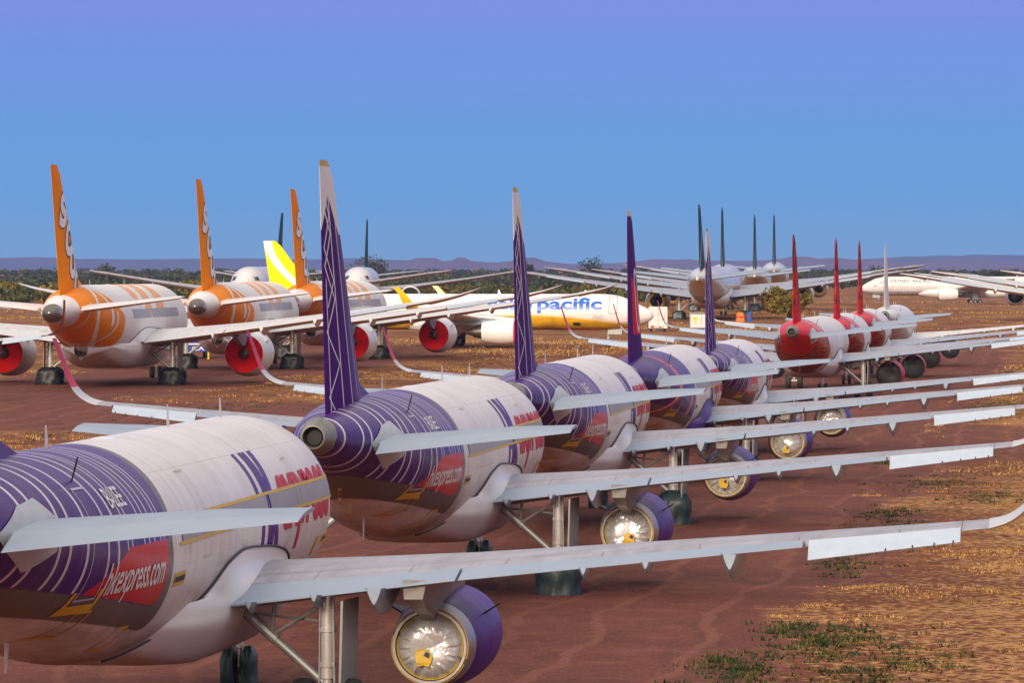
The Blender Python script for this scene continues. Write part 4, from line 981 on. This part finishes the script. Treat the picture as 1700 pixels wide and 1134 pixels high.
def blades(name, x, y, hgt, rad, nb, mats, pick, label):
    n = len(x); k = np.repeat(np.arange(n), nb); N = len(k); a = NP.random(N)*6.283; r = rad*np.sqrt(NP.random(N)); size = (.55+.9*NP.random(n))[k]
    bx, by = x[k]+r*np.cos(a)*size, y[k]+r*np.sin(a)*size; bz = ground_h(bx, by)-.01; t = NP.random(N)*6.283; w = hgt*.17*(.6+NP.random(N))*1.3; h = hgt*(.45+.75*NP.random(N))*size
    lean = hgt*1.7*NP.random(N)*size; dx, dy = np.cos(t), np.sin(t)
    V = np.stack([np.stack([bx-dy*w, by+dx*w, bz], -1), np.stack([bx+dy*w, by-dx*w, bz], -1), np.stack([bx+dx*lean, by+dy*lean, bz+h], -1)], 1).reshape(-1, 3)
    mi = pick(x, y)[k] if len(mats) > 1 else np.zeros(N)
    me = raw_mesh(name, V, np.arange(N*3).reshape(-1, 3), mi, mats); tag(link(bpy.data.objects.new(name, me)), kind='stuff', label=label, cat='grass')
def leafmat(name, c, vary=.3):
    m, b = newmat(name); geo = E.nt.nodes.new('ShaderNodeNewGeometry'); r = E(geo.outputs['Random Per Island'])
    setp(b, color=mixc(r, tuple(v*(1-vary) for v in c), tuple(v*(1+vary) for v in c)), rough=.85, spec=.15); return m
STRAW = leafmat('straw_blades', (.5, .285, .1), .35); GOLDG = leafmat('golden_blades', (.26, .125, .035), .4); OLIVE = leafmat('olive_blades', (.12, .1, .025), .4); GREEN = leafmat('green_blades', (.034, .05, .017))
def pick_dry(x, y):
    q = vnoise(x, y, 4, 9)*.7+NP.random(len(x))*.5; return np.where(q < .42, 1, np.where(q < .93, 0, 2))
for (n, y0, y1, h, r, nb, pw) in ((34000, 92, 205, .075, .3, 14, .75), (26000, 200, 470, .13, .5, 13, .9), (15000, 460, 900, .24, .9, 12, 1), (9000, 880, 1900, .38, 2.2, 12, 1)):
    x, y = tufts(n, .13, y0, y1, h, r, nb, pw); blades('dry_grass', x, y, h, r, nb, [STRAW, GOLDG, OLIVE], pick_dry, 'dry straw coloured grass tufts on the red earth')
# green weeds along the edge of the apron
gxs, gys = [], []
for c_u, c_y, m_, sp in [(-6.2, 101, 60, 1.0), (-7.3, 111, 70, 1.1), (-6.0, 117, 60, 1.2), (-7.8, 113, 40, .6), (-6.9, 123, 60, 1.0), (-5.5, 121, 60, 1.2), (-8.6, 105, 30, .5), (-8.9, 96, 40, .6), (-7.0, 150, 50, 1.0), (-6.8, 160, 50, 1.2), (-6.4, 172, 60, 1.2), (-6.6, 183, 60, 1.4),
                         (-6, 215, 60, 2), (-9, 246, 60, 2), (-6, 320, 90, 3), (-4, 340, 90, 3), (-3, 200, 60, 2), (-57, 290, 70, 4), (-55, 330, 70, 4), (-60, 420, 90, 5), (-58, 480, 90, 5), (-3, 440, 90, 4), (-4.5, 108, 60, 1.5), (-3.6, 115, 50, 1.2)]:
    yy = c_y+NP.normal(0, sp*2.4, m_); gys += list(yy); gxs += list(c_u+.113*yy+NP.normal(0, sp*.5, m_))
blades('green_weeds', np.array(gxs), np.array(gys), .11, .3, 12, [GREEN, OLIVE], lambda x, y: (NP.random(len(x)) < .25).astype(int), 'dark green weeds along the edge of the bare red apron')

# ------------------------------------------------------------------ trees
def crown(cx_, cy_, cz_, rx, rz, nleaf, leaf, seed, clumps=9):
    g = np.random.default_rng(seed); C = []
    for i in range(clumps):
        a = g.random()*6.283; q = g.random()**.5*.72; C.append((q*math.cos(a)*rx, q*math.sin(a)*rx, (g.random()*1.3-.5)*rz*.75, .32+.3*g.random()))
    C = np.array(C); k = g.integers(0, clumps, nleaf); d = g.normal(size=(nleaf, 3)); d /= np.linalg.norm(d, axis=1)[:, None]; rr = g.random(nleaf)**.4
    P_ = np.stack([cx_+C[k, 0]+d[:, 0]*rr*C[k, 3]*rx, cy_+C[k, 1]+d[:, 1]*rr*C[k, 3]*rx, cz_+C[k, 2]+d[:, 2]*rr*C[k, 3]*rz], -1)
    a, b = g.normal(size=(nleaf, 3)), g.normal(size=(nleaf, 3)); a /= np.linalg.norm(a, axis=1)[:, None]; b -= a*(a*b).sum(1)[:, None]; b /= np.linalg.norm(b, axis=1)[:, None]
    sz = leaf*(.5+g.random(nleaf))[:, None]; a, b = a*sz, b*sz*.7
    return np.stack([P_-a, P_-b, P_+a, P_+b], 1)
LEAF = [leafmat('olive_leaves', (.07, .075, .022), .4), leafmat('dark_leaves', (.035, .045, .02), .4), leafmat('yellow_olive_leaves', (.17, .125, .022), .4), leafmat('grey_leaves', (.06, .065, .045), .4)]
BARK = mat('bark', (.09, .065, .05), .9, vary=.3)
def tree(name, X, Y, h, w, kind, label, group, seed, nleaf=900, leaf=.3, sparse=False):
    z = gh(X, Y); root = empty(name, (X, Y, z)); tag(root, label, 'tree', group); g = random.Random(seed)
    tr = MB(); tr.tube([(0, 0, -.2), (g.uniform(-.1, .1)*w, 0, h*.25), (g.uniform(-.1, .1)*w, 0, h*.5)], [h*.03, h*.024, h*.016], 8)
    for i in range(6):
        a = g.uniform(0, 6.28); tr.tube([(0, 0, h*g.uniform(.12, .3)), (w*.2*math.cos(a), w*.2*math.sin(a), h*.5), (w*.4*math.cos(a), w*.4*math.sin(a), h*g.uniform(.65, .9))], [h*.017, h*.012, h*.005], 6)
    part('trunk', None, lambda: tr, [BARK], root)
    V = crown(0, 0, h*.6, w/2, h*.42, nleaf if not sparse else nleaf//3, leaf, seed, 11); n = len(V)
    V = V.reshape(-1, 3); V[:, 2] = np.maximum(V[:, 2], .15)
    part('crown', None, lambda: raw_mesh('crown', V, np.arange(n*4).reshape(-1, 4), np.zeros(n), []), [LEAF[kind]], root)
tree('tree', 41.8, 742, 5.9, 6.9, 2, 'bushy yellow olive tree behind the nearest red fin', None, 5, 3200, .26)
TG = 'trees standing out of the bushland'
for i, (X, Y, h, w, kind, sparse, label) in enumerate([
        (139, 1880, 11, 12, 1, True, 'thin bare looking tree against the hills beside the white fin'), (190, 1900, 9, 14, 1, False, 'dark round tree at the picture edge above the pale wings'),
        (-66, 2300, 15, 22, 3, False, 'tall dark tree on the skyline beside the middle orange fin'), (-165, 2000, 11, 16, 3, False, 'broad grey green tree on the skyline behind the nearest orange fin'),
        (-200, 1700, 9, 18, 0, False, 'spreading olive tree near the picture edge behind the curved wing tip'), (8, 2200, 12, 14, 1, False, 'dark tree on the skyline behind the lettered fuselage'), (37, 2300, 15, 15, 1, True, 'thin dark tree on the skyline beside the red panelled fin'),
        (-98, 1500, 6, 12, 2, False, 'low yellow olive bush left of the nearest orange fin'), (-142, 1350, 7, 15, 2, False, 'broad yellow olive bush behind the curved wing tip'), (80, 1700, 8, 12, 0, False, 'olive tree under the raised wing right of the four teal fins')]):
    tree('tree', X, Y, h, w, kind, label, TG, 100+i, 1500, .42, sparse)
QV, QM = [], []
g = np.random.default_rng(11)
for i in range(3600):
    t = g.random(); Y = 1080+3600*t**1.35; X = (g.random()*2-1)*Y*.125
    if (20 < X-.045*Y < 200 and Y < 2050 and X > .052*Y): continue
    if X > 40 and Y < 1900: continue
    if abs(X-(.113*Y-75)) < 8: pass
    if any(abs(X-a) < 40 and abs(Y-b) < 70 for a, b in ((33.5, 815), (45, 900), (54, 990), (61, 1075), (-44, 870), (-30, 975), (172, 1950))): continue
    if abs(X-9) < 75 and Y < 1150: continue
    h = (2.4+3.2*g.random()**1.5)*(1+.25*t); w = h*(1.2+1.2*g.random()); k = int(g.choice([0, 0, 1, 1, 1, 3] if Y > 1500 else [0, 0, 2, 0, 1]))
    V = crown(X, Y, gh(X, Y)+h*.52, w/2, h*.5, 64, .5+.45*t, 1000+i, 5); QV.append(V); QM.append(np.full(len(V), k))
QV = np.concatenate(QV); n = len(QV); V = QV.reshape(-1, 3)
tag(link(bpy.data.objects.new('bushland', raw_mesh('bushland', V, np.arange(n*4).reshape(-1, 4), np.concatenate(QM), LEAF))), kind='stuff', label='dense olive and dark green bushland reaching to the foot of the hills', cat='bushland')

# ------------------------------------------------------------------ hills
def hills(name, D, depth, prof, zb, rough, seed, m):
    xs = np.array([p[0] for p in prof], float); ht = np.array([(HORIZON-p[1])/F_PX*D+CAM_H for p in prof]); g = np.random.default_rng(seed)
    N, K = 420, 26; px = np.linspace(xs[0], xs[-1], N); top = np.interp(px, xs, ht); k = np.ones(5)/5; top = np.convolve(np.pad(top, 2, 'edge'), k, 'valid')
    X = (px-850)/F_PX*D; V = np.zeros((K, N, 3))
    for i in range(K):
        t = i/(K-1); cr = math.sin(math.pi*min(1, t*1.25)/2)**1.1 if t < .8 else 1-((t-.8)/.2)**1.5*.9
        Y = D-depth*.75+depth*t; nn = (vnoise(X*1.0, np.full(N, Y), depth*.12, seed)-.5)+.5*(vnoise(X, np.full(N, Y), depth*.04, seed+1)-.5)
        V[i, :, 0] = X; V[i, :, 1] = Y; V[i, :, 2] = zb+(top-zb)*np.clip(cr+nn*rough*(1-abs(2*t-1.5)*.0)*(math.sin(math.pi*t)), 0, 1.0 if i > K*.74 else .99)
    idx = np.arange(N*K).reshape(K, N); fc = np.stack([idx[:-1, :-1], idx[:-1, 1:], idx[1:, 1:], idx[1:, :-1]], -1).reshape(-1, 4)
    me = raw_mesh(name, V.reshape(-1, 3), fc, np.zeros(len(fc)), [m]); me.polygons.foreach_set('use_smooth', [True]*len(fc)); tag(link(bpy.data.objects.new(name, me)), kind='structure')
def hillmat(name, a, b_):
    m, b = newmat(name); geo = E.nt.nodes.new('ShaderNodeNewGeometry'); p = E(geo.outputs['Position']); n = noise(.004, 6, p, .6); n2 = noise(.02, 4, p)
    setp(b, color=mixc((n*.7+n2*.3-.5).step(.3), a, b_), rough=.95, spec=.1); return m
HB = hillmat('haze_blue_hill_rock', (.045, .065, .17), (.085, .075, .165)); HR = hillmat('haze_purple_hill_rock', (.16, .085, .15), (.07, .065, .15))  # distance haze painted into the rock colours as blue and purple
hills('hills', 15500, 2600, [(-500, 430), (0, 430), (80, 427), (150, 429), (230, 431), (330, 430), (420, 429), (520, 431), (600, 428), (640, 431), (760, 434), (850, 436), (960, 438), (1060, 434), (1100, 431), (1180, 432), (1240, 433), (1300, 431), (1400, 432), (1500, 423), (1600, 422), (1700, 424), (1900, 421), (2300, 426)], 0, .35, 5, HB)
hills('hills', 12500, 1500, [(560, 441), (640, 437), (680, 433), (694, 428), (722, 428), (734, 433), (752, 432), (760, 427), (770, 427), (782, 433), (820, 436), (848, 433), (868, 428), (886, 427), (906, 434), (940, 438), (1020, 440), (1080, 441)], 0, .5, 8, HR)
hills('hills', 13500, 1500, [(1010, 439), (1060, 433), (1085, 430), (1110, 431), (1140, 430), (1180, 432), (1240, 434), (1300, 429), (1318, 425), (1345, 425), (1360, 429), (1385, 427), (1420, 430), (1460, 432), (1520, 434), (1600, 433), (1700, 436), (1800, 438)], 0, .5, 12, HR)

# ------------------------------------------------------------------ things standing about
def at(px, py, D): return ((px-850)/F_PX*D, D)
def van_box(name, X, Y, w, d, h, label, cat, accents):
    root = empty(name, (X, Y, gh(X, Y))); tag(root, label, cat, 'white service equipment near the big airliners')
    mb = MB(); mb.box((0, 0, .5+(h-.5)/2), (w, d, h-.5)); bo = part('body', None, lambda: mb, [mat('cabin_white', (.72, .7, .66), .45, vary=.15)], root, False)
    m2 = MB(); m2.box((0, 0, .42), (w*.96, d*.96, .16)); part('chassis', None, lambda: m2, [SEAM], root, False)
    for sx in (-1, 1):
        for sy in (-1, 1): part('wheel', None, lambda: wheel_mesh(sx*w*.36, sy*d*.33, .36, .24), [RUBBER, METAL], root)
    m3 = MB()
    for x, z, a, b_, c in accents: m3.box((x, -d/2-.015, z), (a, .03, b_), mi=c)
    part('panel', None, lambda: m3, [REDP, YELLOWP, SEAM, GREYD], bo, False); return root
X, Y = at(1092, 556, 690); van_box('service_cabin', X, Y, 2.6, 3.0, 3.5, 'tall white service cabin by the nose of the yellow bellied airliner', 'cabin', [(-.8, .75, .5, .18, 0), (.3, .72, .3, .12, 0), (0, 2.1, .04, 2.4, 3), (.9, 1.8, .03, 2.0, 3), (-.1, .62, 1.9, .06, 2)])
X, Y = at(1158, 552, 695); rt = van_box('service_truck', X, Y, 2.1, 4.0, 2.6, 'white service truck with yellow panel and dark roof rail behind a purple fin', 'truck', [(-.45, 1.75, .55, .5, 1), (-.3, 1.2, .35, .2, 1), (0, 2.5, 2.0, .14, 2), (.5, 1.6, .04, 1.5, 3)])
m4 = MB()
for sx in (-1, 1): m4.tube([(sx*.95, -1.9, 2.6), (sx*.95, -1.9, 2.95), (sx*.95, 1.9, 2.95), (sx*.95, 1.9, 2.6)], .04, 6)
m4.tube([(-.95, -1.9, 2.95), (.95, -1.9, 2.95)], .04, 6); part('roof_rail', None, lambda: m4, [SEAM], rt)
# blue truck beyond the orange finned airliner
X, Y = at(326, 600, 505); root = empty('truck', (X, Y, gh(X, Y)), R(8)); tag(root, 'blue truck with white stripe and white letters under the orange airliners', 'truck')
TB = mat('truck_blue', (.015, .05, .36), .35, coat=.4)
mb = MB(); mb.box((0, 0, 1.15), (2.3, 4.6, 1.0), taper=.97); bo = part('body', None, lambda: mb, [TB], root, False)
mb2 = MB(); mb2.box((0, .9, 1.95), (2.1, 1.6, .75), taper=.86); part('cab', None, lambda: mb2, [TB], root, False)
mb3 = MB(); mb3.box((0, .9, 2.0), (2.13, 1.2, .38)); part('window', None, lambda: mb3, [BLACK], root, False)
mb4 = MB(); mb4.box((0, -2.32, 1.45), (2.0, .03, .16)); part('stripe', None, lambda: mb4, [WHITELET], bo, False)
flat_text('lettering', 'CA', 1.3, .42, WHITELET, bo, (-.65, -2.345, .78), (math.pi/2, 0, 0), .02)
for sx in (-1, 1):
    for yy in (-1.5, 1.5): part('wheel', None, lambda: wheel_mesh(sx*.95, yy, .45, .3), [RUBBER, METAL], root)
X, Y = at(346, 600, 500); root = empty('bollard', (X, Y, gh(X, Y))); tag(root, 'yellow marker post standing beside the blue truck', 'post')
mb = MB(); mb.rev([(0, .16), (.06, .16), (.08, .09), (1.3, .08), (1.36, .05), (1.37, .001)], (0, 0, 0), 'z', 14); part('post', None, lambda: mb, [YELLOWP], root)
mb = MB(); mb.rev([(.95, .095), (1.12, .093)], (0, 0, 0), 'z', 14); part('band', None, lambda: mb, [SEAM], root)
for px, D, m, lab, w in ((1229, 790, mat('orange_canvas', (.75, .2, .03), .6, vary=.25), 'orange canvas bundle piled by the wheels of the big airliner', 1.3), (1244, 795, mat('blue_canvas', (.02, .1, .35), .6), 'blue canvas bundle with a red band by the big airliner wheels', .9)):
    X, Y = at(px, 525, D); root = empty('canvas_bundle', (X, Y, gh(X, Y))); tag(root, lab, 'bundle', 'canvas bundles by the big airliner')
    part('cover', None, lambda: tarp_mesh(0, 0, w, w, 1.6, int(px)), [m], root, True, 80)
    mb = MB(); mb.tube([(w*.56*math.cos(a), w*.58*math.sin(a), .8) for a in [2*math.pi*q/20 for q in range(21)]], .07, 6, 0, False); part('strap', None, lambda: mb, [REDP], root)

# ------------------------------------------------------------------ evening air
mb = MB(); mb.box((0, 7000, 38), (29400, 20400, 96)); hz = bpy.data.objects.new('haze', mb.mesh('haze', False)); link(hz); tag(hz, kind='stuff')
hm = bpy.data.materials.new('haze'); hm.use_nodes = True; hm.node_tree.nodes.remove(hm.node_tree.nodes['Principled BSDF'])
pv = hm.node_tree.nodes.new('ShaderNodeVolumePrincipled'); pv.inputs['Color'].default_value = (.34, .5, 1.0, 1); pv.inputs['Density'].default_value = 3.6e-5
hm.node_tree.links.new(pv.outputs[0], hm.node_tree.nodes['Material Output'].inputs['Volume']); hz.data.materials.append(hm)

# ------------------------------------------------------------------ evening light
W = bpy.data.worlds.new('World'); sc.world = W; W.use_nodes = True; nt = W.node_tree; E.nt = nt
for n in list(nt.nodes): nt.nodes.remove(n)
out = nt.nodes.new('ShaderNodeOutputWorld'); bg = nt.nodes.new('ShaderNodeBackground'); nt.links.new(bg.outputs[0], out.inputs[0])
SUN_EL, SUN_AZ = R(21), R(197)      # azimuth clockwise from +Y: behind the camera, a little to its left
sky = nt.nodes.new('ShaderNodeTexSky'); sky.sky_type = 'NISHITA'; sky.sun_disc = False; sky.sun_elevation = SUN_EL; sky.sun_rotation = SUN_AZ; sky.dust_density = 1.5
x, y, z = sep(coords('Generated'))
ramp = nt.nodes.new('ShaderNodeValToRGB'); cr = ramp.color_ramp
stops = [(0.0, (.125, .33, .60)), (.012, (.10, .295, .62)), (.03, (.085, .26, .65)), (.05, (.115, .215, .67)), (.0665, (.21, .18, .67)), (.12, (.36, .33, .52)), (.3, (.54, .51, .53)), (1.0, (.95, .90, .88))]
while len(cr.elements) < len(stops): cr.elements.new(.5)
for e, (p, c) in zip(cr.elements, stops): e.position = p; e.color = (*c, 1)
nt.links.new(E.math('MAXIMUM', z, 0.0).k, ramp.inputs[0])
sd = Vector((math.sin(SUN_AZ), math.cos(SUN_AZ), 0)); az = x*sd.x+y*sd.y          # 1 towards the sunset
low = E.math('POWER', E.math('MAXIMUM', 1-z.abs()*1.6, 0.0), 3.0); glow = E.math('POWER', E.math('MAXIMUM', az, 0.0), 2.5)*low
warm = mixc(E.math('MULTIPLY', glow, 1.0, clamp=True), E(ramp.outputs[0]), (2.3, 1.65, 1.05))
mixn = nt.nodes.new('ShaderNodeMix'); mixn.data_type = 'RGBA'; mixn.blend_type = 'ADD'; mixn.inputs[0].default_value = 1.0
sk = nt.nodes.new('ShaderNodeMix'); sk.data_type = 'RGBA'; sk.blend_type = 'MULTIPLY'; sk.inputs[0].default_value = 1.0; nt.links.new(sky.outputs[0], sk.inputs[6]); sk.inputs[7].default_value = (.10, .10, .10, 1)
gain = nt.nodes.new('ShaderNodeMix'); gain.data_type = 'RGBA'; gain.blend_type = 'MULTIPLY'; gain.inputs[0].default_value = 1.0; nt.links.new(warm.k, gain.inputs[6]); gain.inputs[7].default_value = (10, 10, 10, 1)
nt.links.new(gain.outputs[2], mixn.inputs[6]); nt.links.new(sk.outputs[2], mixn.inputs[7]); nt.links.new(mixn.outputs[2], bg.inputs[0]); bg.inputs[1].default_value = .1
sun = bpy.data.lights.new('sun', 'SUN'); sun.energy = 3.4; sun.angle = R(20); sun.color = (1, .84, .66)
so_ = bpy.data.objects.new('sun', sun); COL.objects.link(so_)
d = Vector((math.sin(SUN_AZ)*math.cos(SUN_EL), math.cos(SUN_AZ)*math.cos(SUN_EL), math.sin(SUN_EL))); so_.rotation_euler = d.to_track_quat('Z', 'Y').to_euler(); so_.location = (0, 0, 60)
sc.view_settings.view_transform = 'Standard'; sc.view_settings.look = 'None'; sc.view_settings.exposure = 0.12; sc.view_settings.gamma = 1
sc.cycles.max_bounces = 6; sc.cycles.use_denoising = True; sc.cycles.caustics_reflective = False; sc.cycles.caustics_refractive = False
